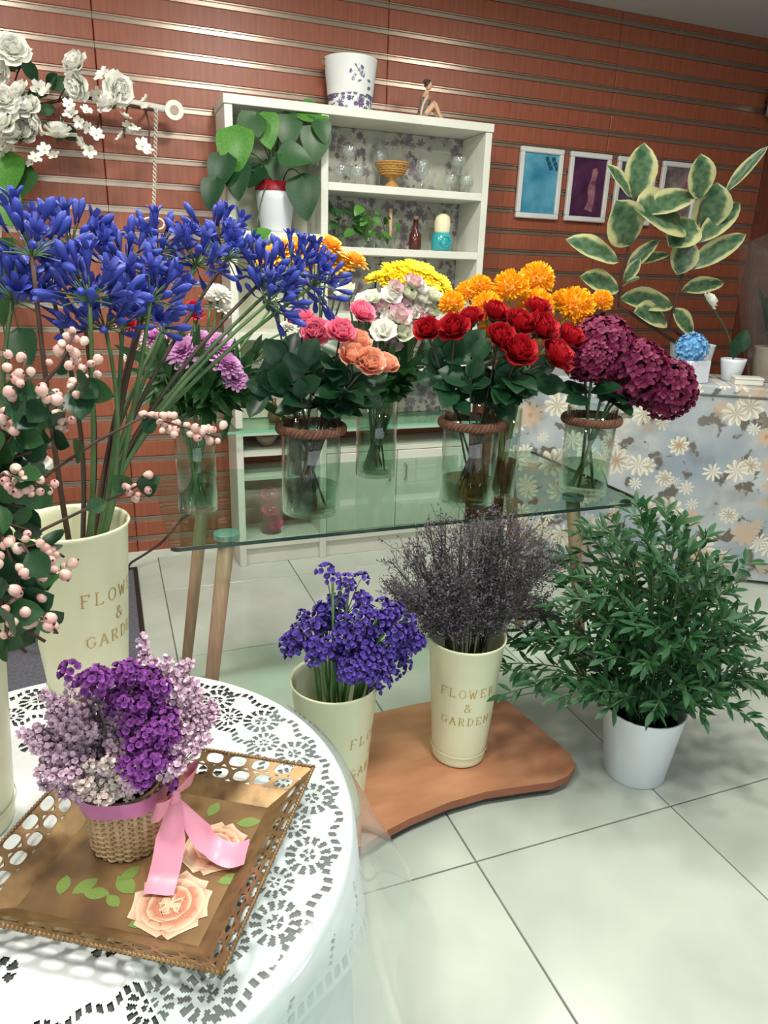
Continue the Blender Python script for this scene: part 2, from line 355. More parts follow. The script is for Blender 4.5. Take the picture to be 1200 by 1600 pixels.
rl = MB(); rl.box((-.5, -.004, -.0105), (.5, .004, -.006)); rl.box((-.5, .002, -.0125), (.5, .006, .0125)); rl.box((-.5, -.006, .007), (.5, .004, .0115))
rme = rl.mesh('rail', m_alu, False)
for z in rails:
    for xa, xb in zip(seams[:-1], seams[1:]):
        inst('rail', rme, wall_back, T((xa+xb)/2, YW, z) @ Matrix.Diagonal((xb-xa-.002, 1, 1, 1)))
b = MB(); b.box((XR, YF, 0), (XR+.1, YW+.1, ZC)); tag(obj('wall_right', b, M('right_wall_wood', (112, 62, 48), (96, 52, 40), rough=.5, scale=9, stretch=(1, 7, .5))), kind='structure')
b = MB(); b.box((XL-.1, YF, 0), (XL, YW+.1, ZC)); tag(obj('wall_left', b, m_wallp), kind='structure')
b = MB(); b.box((XL, YF-.1, 0), (-1.8, YF, ZC)); b.box((2.6, YF-.1, 0), (XR, YF, ZC)); b.box((-1.8, YF-.1, 2.45), (2.6, YF, ZC)); b.box((-1.8, YF-.1, 0), (2.6, YF, .35))
tag(obj('wall_front', b, m_wallp), kind='structure')
wd = tag(thing('window_1', (.4, YF-.05, .35), None, None), kind='structure')
b = MB()
for x in (-2.2, -.73, .73, 2.2): b.box((x-.03, -.03, 0), (x+.03, .03, 2.1))
b.box((-2.2, -.03, 0), (2.2, .03, .05)); b.box((-2.2, -.03, 2.05), (2.2, .03, 2.1)); obj('window_frame', b, m_grey, wd)
for x in (-1.465, 0, 1.465): b = MB(); b.box((x-.7, -.004, .05), (x+.7, .004, 2.05)); obj('pane', b, m_glass, wd)
b = MB(); b.box((XL-.1, YF-.1, ZC), (XR+.1, YW+.1, ZC+.1)); tag(obj('ceiling', b, m_ceil), kind='structure')
# floor tiles on grout
b = MB(); b.box((XL, YF, -.06), (XR, YW+.02, -.004)); floor = tag(obj('floor', b, m_grout), kind='structure')
TX, TY = .737, 1.190
tme = boxmesh('tile', .5955, .5955, .012, m_tile, .0015)
for i in range(-5, 5):
    for j in range(-6, 4):
        x0, x1 = max(TX+i*.6, XL), min(TX+i*.6+.6, XR); y0, y1 = max(TY+j*.6, YF), min(TY+j*.6+.6, YW-.006)
        if x1-x0 < .02 or y1-y0 < .02: continue
        me = tme if x1-x0 > .599 and y1-y0 > .599 else boxmesh('tile', x1-x0-.0045, y1-y0-.0045, .012, m_tile, .0015)
        inst('tile', me, floor, T((x0+x1)/2, (y0+y1)/2, -.006))
b = MB(); b.box((XL, YW-.02, 0), (.49, YW-.006, .035)); b.box((1.70, YW-.02, 0), (XR, YW-.006, .035)); tag(obj('baseboard_back', b, m_white), kind='structure')

# ceiling downlights
def downlight(x, y, energy, lab):
    t = thing('ceiling_light', (x, y, ZC), lab, 'lamp', 'recessed ceiling downlights')
    b = MB(); b.lathe([(.165, 0), (.185, -.002), (.188, -.008), (.165, -.012), (.16, -.004)], 24, cap=False); obj('trim_ring', b, m_white, t, smooth=True)
    b = MB(); b.lathe([(.16, -.003), (0.001, -.006)], 24); obj('diffuser', b, m_emit, t)
    o = area('downlight_lamp', (0, 0, -.016), .30, 0, energy, (1, .95, .86), (0, 0, 0), 'DISK'); o.parent = t
for x, y, e, lab in ((.72, 2.05, 1, 'round downlight over the left of the glass table'), (2.0, 2.05, .42, 'round downlight over the right of the glass table'),
                     (-.56, 2.05, .8, 'round downlight in front of the white garland'), (-.56, .6, .9, 'round downlight over the lace-covered table'),
                     (.72, .6, 1, 'round downlight over the open tiled floor'), (2.0, .6, .6, 'round downlight near the right-hand wall')):
    downlight(x, y, e*LAMP_W, lab)

# ------------------------------------------------------------------ flower and leaf shapes (unit meshes)
def petal(mb, L, Wd, a0, a1, spin, r0=0, z0=0, nu=2, nv=4, cup=.25, tipw=.5, wav=0, m=0):
    """strip from the axis: leans a0 at the base to a1 at the tip (0 = upright), curved across"""
    cs, sn = math.cos(spin), math.sin(spin); path = [(r0, z0)]
    for k in range(nv):
        a = a0 + (a1-a0)*(k+.5)/nv; r, z = path[-1]; path.append((r+L/nv*math.sin(a), z+L/nv*math.cos(a)))
    def fn(u, v):
        k = min(int(round(v*nv)), nv); r, z = path[k]; q = (u-.5)*2
        wdt = Wd*(math.sin(math.pi*min(.02+v*.98*(1-tipw*.45), 1))**.6)
        a = a0+(a1-a0)*v; c = cup*Wd*q*q
        x = q*wdt; rr = r - c*math.cos(a) + wav*math.sin(q*5+spin*7)*v; zz = z + c*math.sin(a)
        return (rr*cs - x*sn, rr*sn + x*cs, zz)
    mb.grid(fn, nu, nv, m)
def fib(n, zmin=-1):
    out = []
    for i in range(n): z = 1-(1-zmin)*(i+.5)/n; a = i*2.39996; r = math.sqrt(max(0, 1-z*z)); out.append(Vector((r*math.cos(a), r*math.sin(a), z)))
    return out
def calyx(mb, r, m): mb.lathe([(r*.15, -.5*r), (r*.55, -.25*r), (r*.7, .05*r), (r*.5, .2*r)], 8, m, cap=False)
def rose_mb(seed, openn=1.0):
    R = random.Random(seed); b = MB()
    for n, L, Wd, a0, a1, r0, z0 in ((3, .85, .3, .05, -.35, .02, .15), (4, .95, .40, .15, -.25, .08, .10), (5, 1.0, .5, .35, -.05, .14, .05), (5, 1.05, .58, .55, .35, .18, 0), (6, 1.05, .62, .8, .9, .2, -.05), (6, 1.0, .6, 1.0, 1.5, .2, -.1)):
        o = R.random()*6
        for i in range(n): petal(b, L*R.uniform(.93, 1.05), Wd, a0*openn+R.uniform(-.08, .08), a1*openn+R.uniform(-.15, .15), o+i*2*math.pi/n, r0, z0, 3, 4, .45, .55)
    calyx(b, .5, 1); return b
def ball_mb(seed, n, L, Wd, core, zmin=-.55, drop=.25, jit=.1):
    R = random.Random(seed); b = MB()
    b.lathe([(core*math.sin(a), core*math.cos(a)) for a in [math.pi*k/8 for k in range(9)]], 12, 1)
    for d in fib(n, zmin):
        d = (d + Vector((R.uniform(-jit, jit), R.uniform(-jit, jit), R.uniform(-jit, jit)))).normalized()
        p = MB(); petal(p, L*R.uniform(.8, 1.1), Wd, .0+R.uniform(-.2, .2), drop+R.uniform(0, .4), R.random()*6, 0, 0, 2, 2, .3, .5)
        b.merge(p, orient(d*core*.9, d))
    return b
def floret_ball_mb(seed, n):
    R = random.Random(seed); b = MB()
    b.lathe([(.78*math.sin(a), .78*math.cos(a)) for a in [math.pi*k/8 for k in range(9)]], 12, 1)
    for d in fib(n, -.8):
        d = (d + Vector((R.uniform(-.1, .1), R.uniform(-.1, .1), R.uniform(-.1, .1)))).normalized(); p = MB(); s = R.random()*6
        for k in range(4): petal(p, .19*R.uniform(.85, 1.15), .085, R.uniform(.7, 1.1), R.uniform(1.0, 1.5), s+k*math.pi/2, 0, 0, 2, 2, .1, .2)
        b.merge(p, orient(d*R.uniform(.80, .92), d))
    return b
def mum_mb(seed, n=80, flat=.55):
    R = random.Random(seed); b = MB(); b.lathe([(.2, -.1), (.5, .05), (.4, .3), (0.01, .4)], 10, 0)
    for i in range(n):
        f = (i+.5)/n; a = i*2.39996; lean = .15+1.45*f
        petal(b, .55+.4*f, .16, lean*.7, lean+.25+R.uniform(-.1, .2), a, .05+.12*f, .25*(1-f), 2, 3, .25, .35, wav=.03)
    calyx(b, .45, 1); return b
def daisy_mb(seed, n=18, cen=.28, L=.85):
    R = random.Random(seed); b = MB()
    for ring in range(2):
        for i in range(n): petal(b, L*(1-.2*ring)*R.uniform(.9, 1.08), .13, 1.2-.35*ring, 1.55-.3*ring+R.uniform(-.1, .15), i*2*math.pi/n+ring*.17, cen*.6, .03*ring, 2, 2, .2, .3)
    b.lathe([(cen, 0), (cen*.9, .12), (cen*.5, .2), (.01, .22)], 12, 2); calyx(b, .4, 1); return b
def lis_mb(seed):
    R = random.Random(seed); b = MB()
    for n, L, Wd, a0, a1, r0 in ((5, 1.1, .5, .25, .3, .05), (6, 1.15, .58, .5, .95, .1)):
        o = R.random()*6
        for i in range(n): petal(b, L*R.uniform(.9, 1.05), Wd, a0, a1+R.uniform(-.15, .2), o+i*2*math.pi/n, r0, -.1, 3, 4, .4, .5, wav=.05)
    calyx(b, .4, 1); return b
def star_mb(seed, n=5, L=1, Wd=.38, a0=.9, a1=1.4):
    R = random.Random(seed); b = MB()
    for i in range(n): petal(b, L*R.uniform(.9, 1.1), Wd, a0, a1+R.uniform(-.15, .15), i*2*math.pi/n, .08, 0, 2, 3, .3, .4)
    b.lathe([(.16, 0), (.12, .15), (.01, .18)], 8, 1); return b
def leaf_mb(L=1, Wd=.3, fold=.25, droop=.25, heart=0, nv=6, wave=0, pw=.8):
    b = MB()
    def fn(u, v):
        q = (u-.5)*2
        if heart: wd = Wd*(math.sin(math.pi*min(1, v**.55))**.75 if v < 1 else 0)
        else: wd = Wd*max(0, math.sin(math.pi*v))**pw
        y = L*v - (heart*L*.16*abs(q)*(1-v)**2 if heart else 0)
        return (q*wd, y*(1-.1*droop*v), abs(q)*wd*fold - droop*L*v*v*.5 + wave*math.sin(v*9+q*2)*wd)
    b.grid(fn, 4, nv, 0, tf=lambda u, v: max(abs(u-.5)*2, (v-.8)*4 if v > .8 else 0)); return b
def mk(b, name, mats): return b.mesh(name, mats, True)
ROSE = {k: [mk(rose_mb(s, .78), 'bloom', [m, m_leaf]) for s in (1, 2, 3)] for k, m in (('red', m_red), ('pink', m_pink), ('salmon', m_salm))}
TEDDY = [mk(ball_mb(s, 320, .42, .07, .66, zmin=-.4), 'bloom', [m_ora, m_apr]) for s in (1, 2)]
APRI = [mk(mum_mb(s, 70), 'bloom', [m_apr, m_leaf]) for s in (1, 2)]
BURG = [mk(floret_ball_mb(s, 190), 'bloom', [m_bur, m_burc]) for s in (1, 2)]
BLUE = mk(floret_ball_mb(5, 80), 'bloom', [m_bluef, m_bluef])
LILAC = [mk(mum_mb(s, 90), 'bloom', [m_lil, m_leaf]) for s in (3, 4)]
CRIM = [mk(mum_mb(s, 60), 'bloom', [m_redc, m_leaf]) for s in (3,)]
WHITE = [mk(mum_mb(s, 60), 'bloom', [m_wht, m_leaf]) for s in (5, 6)]
DAISY = [mk(daisy_mb(s), 'bloom', [m_yel, m_leaf, m_ceng]) for s in (1, 2)]
LISI = [mk(lis_mb(s), 'bloom', [m, m_leaf]) for s, m in ((1, m_lis), (2, m_lisp), (3, m_wht))]
WROSE = [mk(rose_mb(s, 1.1), 'flower', [m_wht, m_leaf]) for s in (8, 9)]
WBLOS = [mk(star_mb(s), 'blossom', [m_wht, m_ceng]) for s in (1, 2)]
MAGB = mk(rose_mb(12), 'bloom', [m_mag, m_leaf])
LEAF = mk(leaf_mb(1, .30), 'leaf', m_leaf); LEAFD = mk(leaf_mb(1, .34, wave=.05), 'leaf', m_leaf_d); LEAFL = mk(leaf_mb(1, .32), 'leaf', m_leaf_l)
HEARTL = mk(leaf_mb(1, .46, .18, .35, heart=1, nv=8), 'leaf', m_leaf_l); HEARTD = mk(leaf_mb(1, .46, .18, .35, heart=1, nv=8), 'leaf', m_leaf); HEARTK = mk(leaf_mb(1, .44, .18, .3, heart=1, nv=8), 'leaf', m_leaf_d)
FICUS = mk(leaf_mb(1, .30, .22, .18, nv=8, wave=.05, pw=.7), 'leaf', m_leaf_v)
NARROW = mk(leaf_mb(1, .10, .3, .4), 'leaf', m_leaf)
RUSC = [mk(leaf_mb(1, .145, .2, .3, nv=4), 'leaf', m) for m in (m_rusc, m_leaf)]

# ------------------------------------------------------------------ bookcase and what stands on it
YB = 3.156; YBK = 3.395
bx0, bx1, dv0, dv1 = .500, 1.686, .893, .925
base = thing('base_cabinet', ((bx0+bx1)/2, (YB+YBK)/2, 0), 'white open base cabinet under the glass ledge, standing on the tiles', 'cabinet')
def part(name, a, b_, mat, root, bev=.002, label=None):
    L = root.location; q = MB(); q.box(tuple(a[i]-L[i] for i in range(3)), tuple(b_[i]-L[i] for i in range(3)), 0, bev); return obj(name, q, mat, root, label=label)
for x in (bx0, dv0, bx1-.032): part('side_panel', (x, YB, 0), (x+.032, YBK, .66), m_white, base)
for xa, xb in ((bx0+.032, dv0), (dv1, bx1-.032)):
    part('bottom_panel', (xa, YB+.004, .085), (xb, YBK, .13), m_white, base)
    part('plinth', (xa, YB+.02, 0), (xb, YB+.04, .085), m_white, base)
    part('top_panel', (xa, YB, .635), (xb, YBK, .66), m_white, base)
for z in (.548, .434): part('shelf', (bx0+.032, YB+.006, z-.011), (dv0, YBK, z+.011), m_white, base)
part('shelf', (dv1, YB+.006, .53), (bx1-.032, YBK, .552), m_white, base)
for xa, xb in ((dv1+.003, 1.287), (1.291, bx1-.035)):
    d = part('door', (xa, YB+.002, .133), (xb, YB+.02, .527), m_white, base)
    q = MB(); q.tube([(0, 0, -.04), (0, -.018, -.036), (0, -.018, .036), (0, 0, .04)], .004)
    obj('handle', q, m_grey, d, T((xb-.04 if xa < 1.2 else xa+.04)-base.location.x, YB-base.location.y, .42))
g = MB(); g.box((.44, 3.105, .661), (1.715, 3.398, .671), 0)
gm = g.mesh('glass_ledge', [m_glass_g, m_glass_el], False)
for p in gm.polygons:
    if abs(p.normal.z) < .5: p.material_index = 1
tag(inst('glass_ledge', gm), 'green-edged glass sheet laid over the white base cabinet', 'glass shelf')
hut = thing('bookcase', ((bx0+bx1)/2, (YB+YBK)/2, .672), 'tall white bookcase with open compartments against the slatted wall', 'bookcase')
for x in (bx0, dv0, bx1-.032): part('side_panel', (x, YB, .672), (x+.032, YBK, 1.963), m_white, hut)
part('top_panel', (bx0-.004, YB-.006, 1.964), (bx1+.004, YBK, 1.998), m_white, hut)
part('shelf', (bx0+.032, YB+.003, 1.472), (dv0, YBK-.012, 1.504), m_white, hut)
part('shelf', (bx0+.032, YB+.003, 1.06), (dv0, YBK-.012, 1.092), m_white, hut)
for z in (1.697, 1.443, 1.16, .92): part('shelf', (dv1, YB+.003, z-.016), (bx1-.032, YBK-.012, z+.016), m_white, hut)
part('back_panel', (dv1, YBK-.011, .672), (bx1-.032, YBK, 1.963), m_paper, hut, label='back panel papered with a grey and mauve leafy print')
part('back_panel', (bx0+.032, YBK-.011, .672), (dv0, YBK, 1.963), M('beige_back', (196, 198, 176), (186, 188, 166), rough=.7), hut)

# lavender-print bucket on top
t = thing('bucket', (1.055, 3.28, 1.999), 'white tapered bucket printed with lavender posies on top of the bookcase', 'bucket')
b = MB(); b.lathe([(.088, 0), (.09, .004), (.112, .19), (.1135, .2), (.1105, .2), (.108, .19), (.085, .008), (.001, .008)], 32); obj('body', b, m_lav, t, smooth=True)
for s in (-1, 1): b = MB(); b.tube([(s*.112, 0, .165), (s*.125, 0, .172), (s*.125, 0, .19), (s*.112, 0, .192)], .003); obj('handle', b, m_brass, t, smooth=True)
# seated figurine on top of the bookcase
t = thing('figurine', (1.415, 3.24, 1.999), 'small porcelain figurine of a seated bather with knees drawn up on the bookcase', 'figurine'); t.scale = (1.2, 1.2, 1.2)
def skin(name, pts, edges_, mat, parent):
    me = bpy.data.meshes.new(name); me.from_pydata([p[:3] for p in pts], edges_, []); o = bpy.data.objects.new(name, me); COL.objects.link(o); o.parent = parent
    mo = o.modifiers.new('skin', 'SKIN'); sv = me.skin_vertices[0].data if me.skin_vertices else None
    if sv is None: me.skin_vertices.new() if hasattr(me.skin_vertices, 'new') else None
    return o, mo
def limb(mb, pts, rs, m=0):
    P = []; R_ = []
    for k in range(len(pts)-1):
        for i in range(4): f = i/4; P.append(Vector(pts[k]).lerp(Vector(pts[k+1]), f)); R_.append(rs[k]+(rs[k+1]-rs[k])*f)
    P.append(Vector(pts[-1])); R_.append(rs[-1]); mb.tube(P, R_, 10, m)
b = MB()
limb(b, [(-.03, 0, .012), (-.028, 0, .045), (-.022, 0, .072), (-.02, 0, .088), (-.018, -.003, .097)], [.020, .016, .018, .010, .007])      # torso to neck
b.lathe([(.0125*math.sin(a), .016*math.cos(a)) for a in [math.pi*k/8 for k in range(9)]], 12, 0, (-.014, -.005, .112))
b.lathe([(.003*math.sin(a), .003*math.cos(a)) for a in [math.pi*k/4 for k in range(5)]], 6, 0, (-.0045, -.012, .110))
for s in (-1, 1):
    limb(b, [(-.028, s*.010, .016), (.012, s*.011, .058), (.014, s*.011, .050), (.040, s*.012, .008), (.058, s*.012, .006)], [.013, .009, .009, .006, .004])
    limb(b, [(-.022, s*.018, .078), (-.036 if s < 0 else -.008, s*.026, .052), (.000 if s < 0 else .010, s*.016, .060)] if s > 0 else [(-.022, s*.018, .078), (-.042, s*.026, .045), (-.050, s*.026, .006)], [.007, .005, .0045])
obj('body', b, m_skin, t, smooth=True)
b = MB(); limb(b, [(-.030, 0, .014), (-.028, 0, .045), (-.022, 0, .070)], [.0215, .0172, .0185]); obj('swimsuit', b, m_suit, t, smooth=True)
b = MB(); b.lathe([(.0140*math.sin(a), .0175*math.cos(a)) for a in [math.pi*k/8 for k in range(6)]], 12, 0, (-.0165, -.003, .114)); b.lathe([(.008*math.sin(a), .008*math.cos(a)) for a in [math.pi*k/6 for k in range(7)]], 10, 0, (-.026, 0, .124)); obj('hair', b, m_hair, t, smooth=True)

# glasses and ornaments on the upper shelf
def goblet(name, x, y, z, h, r, lab, mat=m_crystal, cat='glass', grp=None, lid=False):
    t = thing(name, (x, y, z), lab, cat, grp); b = MB()
    b.lathe([(r*.75, 0), (r*.75, .003), (r*.12, h*.08), (r*.1, h*.35), (r*.5, h*.45), (r*.95, h*.62), (r, h*.8), (r*.86, h)], 20, cap=False); obj('bowl', b, mat, t, smooth=True)
    b = MB(); b.lathe([(r*.75, 0), (r*.75, .004), (r*.2, h*.06), (.001, h*.06)], 20); obj('foot', b, mat, t, smooth=True)
    if lid: b = MB(); b.lathe([(r*.9, h), (r*.5, h*1.12), (r*.12, h*1.16), (r*.16, h*1.25), (.001, h*1.28)], 16); obj('lid', b, mat, t, smooth=True)
zs = 1.714
for i, (px, n, lab) in enumerate(((532, 0, 'clear stemmed dish, left one of the three by the shelf divider'), (557, 0, 'clear stemmed dish, right one of the three by the shelf divider'), (545, 1, 'clear stemmed dish topmost of the three by the shelf divider'))):
    p = onY(px, 290, 3.27); goblet('glass_dish', p.x, 3.27, zs+n*.079, .078, .032, lab, grp='clear dishes on the upper shelf')
p = onY(612, 290, 3.27); t = thing('wicker_goblet', (p.x, 3.27, zs), 'tan woven goblet-shaped basket in the middle of the upper shelf', 'basket')
b = MB(); prof = [(.040, 0), (.034, .012), (.014, .03), (.016, .045), (.05, .062), (.072, .09), (.074, .105), (.07, .108), (.045, .07), (.001, .06)]
b.lathe(prof, 28); obj('body', b, m_tan, t, smooth=True)
for k in range(6):
    b = MB(); z = .06+.009*k; r = .052+.0045*k if k < 4 else .074; b.tube([(r*math.cos(a)*(1+.02*math.sin(a*14+k*3)), r*math.sin(a)*(1+.02*math.sin(a*14+k*3)), z) for a in [2*math.pi*i/56 for i in range(57)]], .0042, 5); obj('weave_band', b, m_tan, t, smooth=True)
p = onY(612, 238, 3.27); b = MB(); goblet('glass_dome', 1.222, 3.345, zs, .17, .034, 'clear glass goblet behind the woven basket', lid=True)
p = onY(660, 292, 3.25); goblet('glass_goblet', p.x, 3.26, zs, .13, .030, 'tall clear goblet right of the woven basket')
for i, (px, n, lab) in enumerate(((702, 0, 'clear stemmed dish, left one of the three at the right end of the shelf'), (728, 0, 'clear stemmed dish, right one of the three at the right end of the shelf'), (714, 1, 'clear stemmed dish topmost of the three at the right end of the shelf'))):
    p = onY(px, 300, 3.27); goblet('glass_dish', p.x, 3.27, zs+n*.079, .078, .032, lab, grp='clear dishes on the upper shelf')
# teal jar with cream candle
p = onY(689, 392, 3.25); t = thing('candle_jar', (p.x, 3.25, 1.46), 'turquoise jar with a round cream candle on the middle shelf', 'candle')
b = MB(); b.lathe([(.04, 0), (.047, .008), (.05, .045), (.044, .072), (.036, .082), (.034, .082), (.034, .07), (.001, .07)], 24); obj('jar', b, m_teal, t, smooth=True)
b = MB(); b.tube([(.024*math.cos(a), -.047, .042+.024*math.sin(a)) for a in [2*math.pi*i/20 for i in range(21)]], .004, 6); obj('ring_ornament', b, m_teal, t, smooth=True)
b = MB(); b.lathe([(.033, .072), (.036, .09), (.038, .125), (.033, .15), (.018, .163), (.001, .166)], 20); obj('candle', b, m_wax, t, smooth=True)
b = MB(); b.tube([(0, 0, .165), (.001, 0, .178)], .0015, 5); obj('wick', b, m_dark, t)
# brown flask
p = onY(648, 385, 3.3); t = thing('flask', (p.x, 3.3, 1.46), 'small brown glass flask left of the turquoise jar', 'bottle')
b = MB(); b.lathe([(.028, 0), (.03, .03), (.028, .07), (.012, .09), (.012, .13), (.015, .135), (.001, .135)], 16); obj('body', b, M('brown_glass', (84, 40, 34), rough=.15), t, smooth=True)
b = MB(); b.lathe([(.0125, .1355), (.0125, .15), (.001, .15)], 12); obj('stopper', b, m_wick, t, smooth=True)
# small leafy plants on the middle shelf
def small_plant(name, px, py, y, z, lab, nleaf, hgt, me, seed, stick=False, pot=m_glass):
    random.seed(seed); p = onY(px, py, y); t = thing(name, (p.x, y, z), lab, 'plant')
    b = MB(); b.lathe([(.03, 0), (.038, .05), (.036, .05), (.028, .006), (.001, .006)], 16); obj('pot', b, pot, t, smooth=True)
    for k in range(nleaf):
        a = U(0, 6.28); tip = Vector((math.cos(a)*U(.02, .09), math.sin(a)*U(.01, .05), U(.06, hgt)))
        b = MB(); b.tube(quad((0, 0, .02), tip*.5+Vector((0, 0, .03)), tip, 4), .0015, 4); obj('stem', b, m_stem, t, smooth=True)
        inst('leaf', me, t, leafmat(tip, Vector((tip.x, tip.y, U(-.06, .03))), (U(-.3, .3), -.6, .8), U(.035, .06)))
    if stick: b = MB(); b.tube([(.01, 0, .01), (.014, .003, hgt*.6), (.01, 0, hgt*1.15)], .008, 8); obj('stake', b, m_wick, t, smooth=True)
small_plant('potted_plant', 530, 385, 3.27, 1.46, 'small leafy green plant by the divider on the middle shelf', 10, .16, HEARTD, 3)
small_plant('potted_plant', 575, 388, 3.24, 1.46, 'bright green cutting in a clear pot on the middle shelf', 12, .18, HEARTL, 4)
small_plant('potted_plant', 605, 390, 3.26, 1.46, 'sparse green plant on a tan stake on the middle shelf', 7, .15, LEAFL, 5, True)
# heart-leaf plant in the left compartment
p = onY(424, 358, 3.27); t = thing('potted_philodendron', (.72, 3.262, 1.505), 'heart-leaved climber in a white pot with a red rim in the bookcase', 'plant')
L0 = t.location
b = MB(); b.lathe([(.058, 0), (.064, .01), (.08, .13), (.083, .165), (.079, .165), (.076, .14), (.001, .14)], 28); pot = obj('pot', b, m_pot, t, smooth=True)
b = MB(); b.lathe([(.0845, .163), (.0855, .200), (.080, .200), (.078, .168)], 28, cap=False); obj('rim', b, m_redrim, pot, smooth=True)
b = MB(); b.lathe([(.079, .175), (.001, .182)], 20); obj('soil', b, m_soil, pot)
for px, py, y, sz, dx, dy, me in ((369, 205, 3.13, .17, -.05, 1, HEARTL), (398, 182, 3.15, .13, -.4, 1, HEARTD), (412, 182, 3.16, .13, .2, 1, HEARTL), (450, 182, 3.17, .13, .0, 1, HEARTD), (470, 172, 3.18, .13, .9, .25, HEARTL),
                                  (495, 202, 3.13, .14, -.1, 1, HEARTD), (440, 240, 3.12, .13, 1, .15, HEARTD), (352, 245, 3.12, .14, -.35, 1, HEARTK), (372, 258, 3.11, .14, -.05, 1, HEARTK), (336, 282, 3.11, .12, -.3, 1, HEARTK),
                                  (474, 280, 3.12, .17, .05, 1, HEARTK), (500, 190, 3.12, .09, .3, 1, HEARTD), (430, 250, 3.2, .1, .1, 1, HEARTD), (408, 262, 3.2, .1, -.6, .8, HEARTK), (398, 372, 3.13, .08, .8, -.5, HEARTL)):
    a = onY(px, py, y); d = RGT*dx - UPV*dy; tgt = a - L0
    b = MB(); b.tube(quad((U(-.03, .03), 0, .17), (tgt.x*.4, tgt.y*.5, max(tgt.z, .2)+.1), tgt, 8), .0028, 5); obj('stem', b, m_stem, t, smooth=True)
    inst('leaf', me, t, leafmat(tgt, d, -FWD + Vector((U(-.3, .3), 0, .3)), sz))
# grey boxes lower in the right compartment, pink jar in the base cabinet
k = 0
for row in range(2):
    for c in range(3):
        x = 1.235+c*.115; z = .936+row*.086
        if row == 1 and c == 0: continue
        t = thing('card_box', (x, 3.25, z), '%s taupe card box on the %s row of the low stack behind the red roses' % (('left', 'middle', 'right')[c], ('lower', 'upper')[row]), 'box', 'taupe boxes in the bookcase')
        part('body', (x-.052, 3.19, z), (x+.052, 3.31, z+.064), m_box, t, .003); part('lid', (x-.055, 3.187, z+.0645), (x+.055, 3.313, z+.084), m_box, t, .003)
t = thing('pink_jar', (.672, 3.25, .131), 'slim pink glass jar of magenta blooms in the base cabinet', 'jar')
b = MB(); b.lathe([(.05, 0), (.05, .004), (.047, .01), (.047, .24), (.044, .24), (.044, .012), (.001, .012)], 24); obj('body', b, m_pinkglass, t, smooth=True)
for i, (dx, z) in enumerate(((.012, .05), (-.008, .12), (-.012, .20))): inst('bloom', MAGB, t, orient((dx, -.014, z), (dx*20, -1, .5), i, .034))
t = thing('bowl', (.66, 3.27, .560), 'small dark bowl on the thin shelf of the base cabinet', 'bowl')
b = MB(); b.lathe([(.02, 0), (.045, .03), (.055, .055), (.052, .055), (.04, .03), (.001, .01)], 20); obj('body', b, m_taupe, t, smooth=True)
t = thing('vase_small', (.70, 3.27, .6725), 'small brown bottle at the foot of the left compartment', 'bottle')
b = MB(); b.lathe([(.025, 0), (.032, .03), (.02, .07), (.01, .09), (.013, .11), (.001, .11)], 16); obj('body', b, M('brown_stoneware', (92, 74, 44), (70, 52, 34), rough=.4), t, smooth=True)

# ------------------------------------------------------------------ pictures on the wall
for i, (x0, art, lab) in enumerate(((1.970, m_art1, 'white framed blue picture, nearest to the bookcase'), (2.260, m_art2, 'white framed dark purple picture of a figure'), (2.552, m_art3, 'white framed grey-violet picture behind the tall variegated leaf'), (2.842, m_art4, 'white framed pale picture, rightmost in the row'))):
    t = thing('picture_frame', (x0+.125, YW-.006, 1.64), lab, 'picture', 'framed pictures in a row'); b = MB(); wv = .025
    for a, c in (((-.125, 0), (.125, wv)), ((-.125, .325-wv), (.125, .325))): b = MB(); b.box((a[0], -.024, a[1]), (c[0], -.002, c[1]), 0, .004); obj('frame_rail', b, m_frame, t)
    for a, c in (((-.125, wv), (-.125+wv, .325-wv)), ((.125-wv, wv), (.125, .325-wv))): b = MB(); b.box((a[0], -.024, a[1]), (c[0], -.002, c[1]), 0, .004); obj('frame_rail', b, m_frame, t)
    b = MB(); b.box((-.101, -.012, wv-.001), (.101, -.006, .326-wv)); pr = obj('print', b, art, t)
    if i in (1, 3):
        b = MB(); cx = .02 if i == 1 else .03
        b.add([(cx-.03, -.0125, .06), (cx+.02, -.0125, .05), (cx+.03, -.0125, .12), (cx+.025, -.0125, .2), (cx+.035, -.0125, .235), (cx+.02, -.0125, .26), (cx, -.0125, .25), (cx-.005, -.0125, .21), (cx-.02, -.0125, .16), (cx-.01, -.0125, .1)], [tuple(range(9, -1, -1))]); obj('printed_figure', b, M('print_figure', (170, 124, 130), (110, 60, 90), rough=.3, scale=30), pr)
    if i == 0:
        for k in range(6): b = MB(); x = .02+.012*k; z = .285-.02*(k % 3); b.add([(x, -.0125, z), (x+.02, -.0125, z+.006), (x+.028, -.0125, z-.012), (x+.008, -.0125, z-.02)], [(3, 2, 1, 0)]); obj('printed_leaf', b, M('print_leaf', (30, 84, 104), rough=.3), pr)
t = thing('wall_speaker', (3.50, 3.30, 2.22), 'small grey speaker high on the wall in the right corner', 'speaker')
part('body', (3.45, 3.26, 2.22), (3.545, 3.36, 2.36), m_grey, t, .01); part('grille', (3.46, 3.255, 2.235), (3.535, 3.262, 2.345), m_dark, t, .002); part('bracket', (3.48, 3.36, 2.27), (3.52, 3.398, 2.31), m_dark, t)

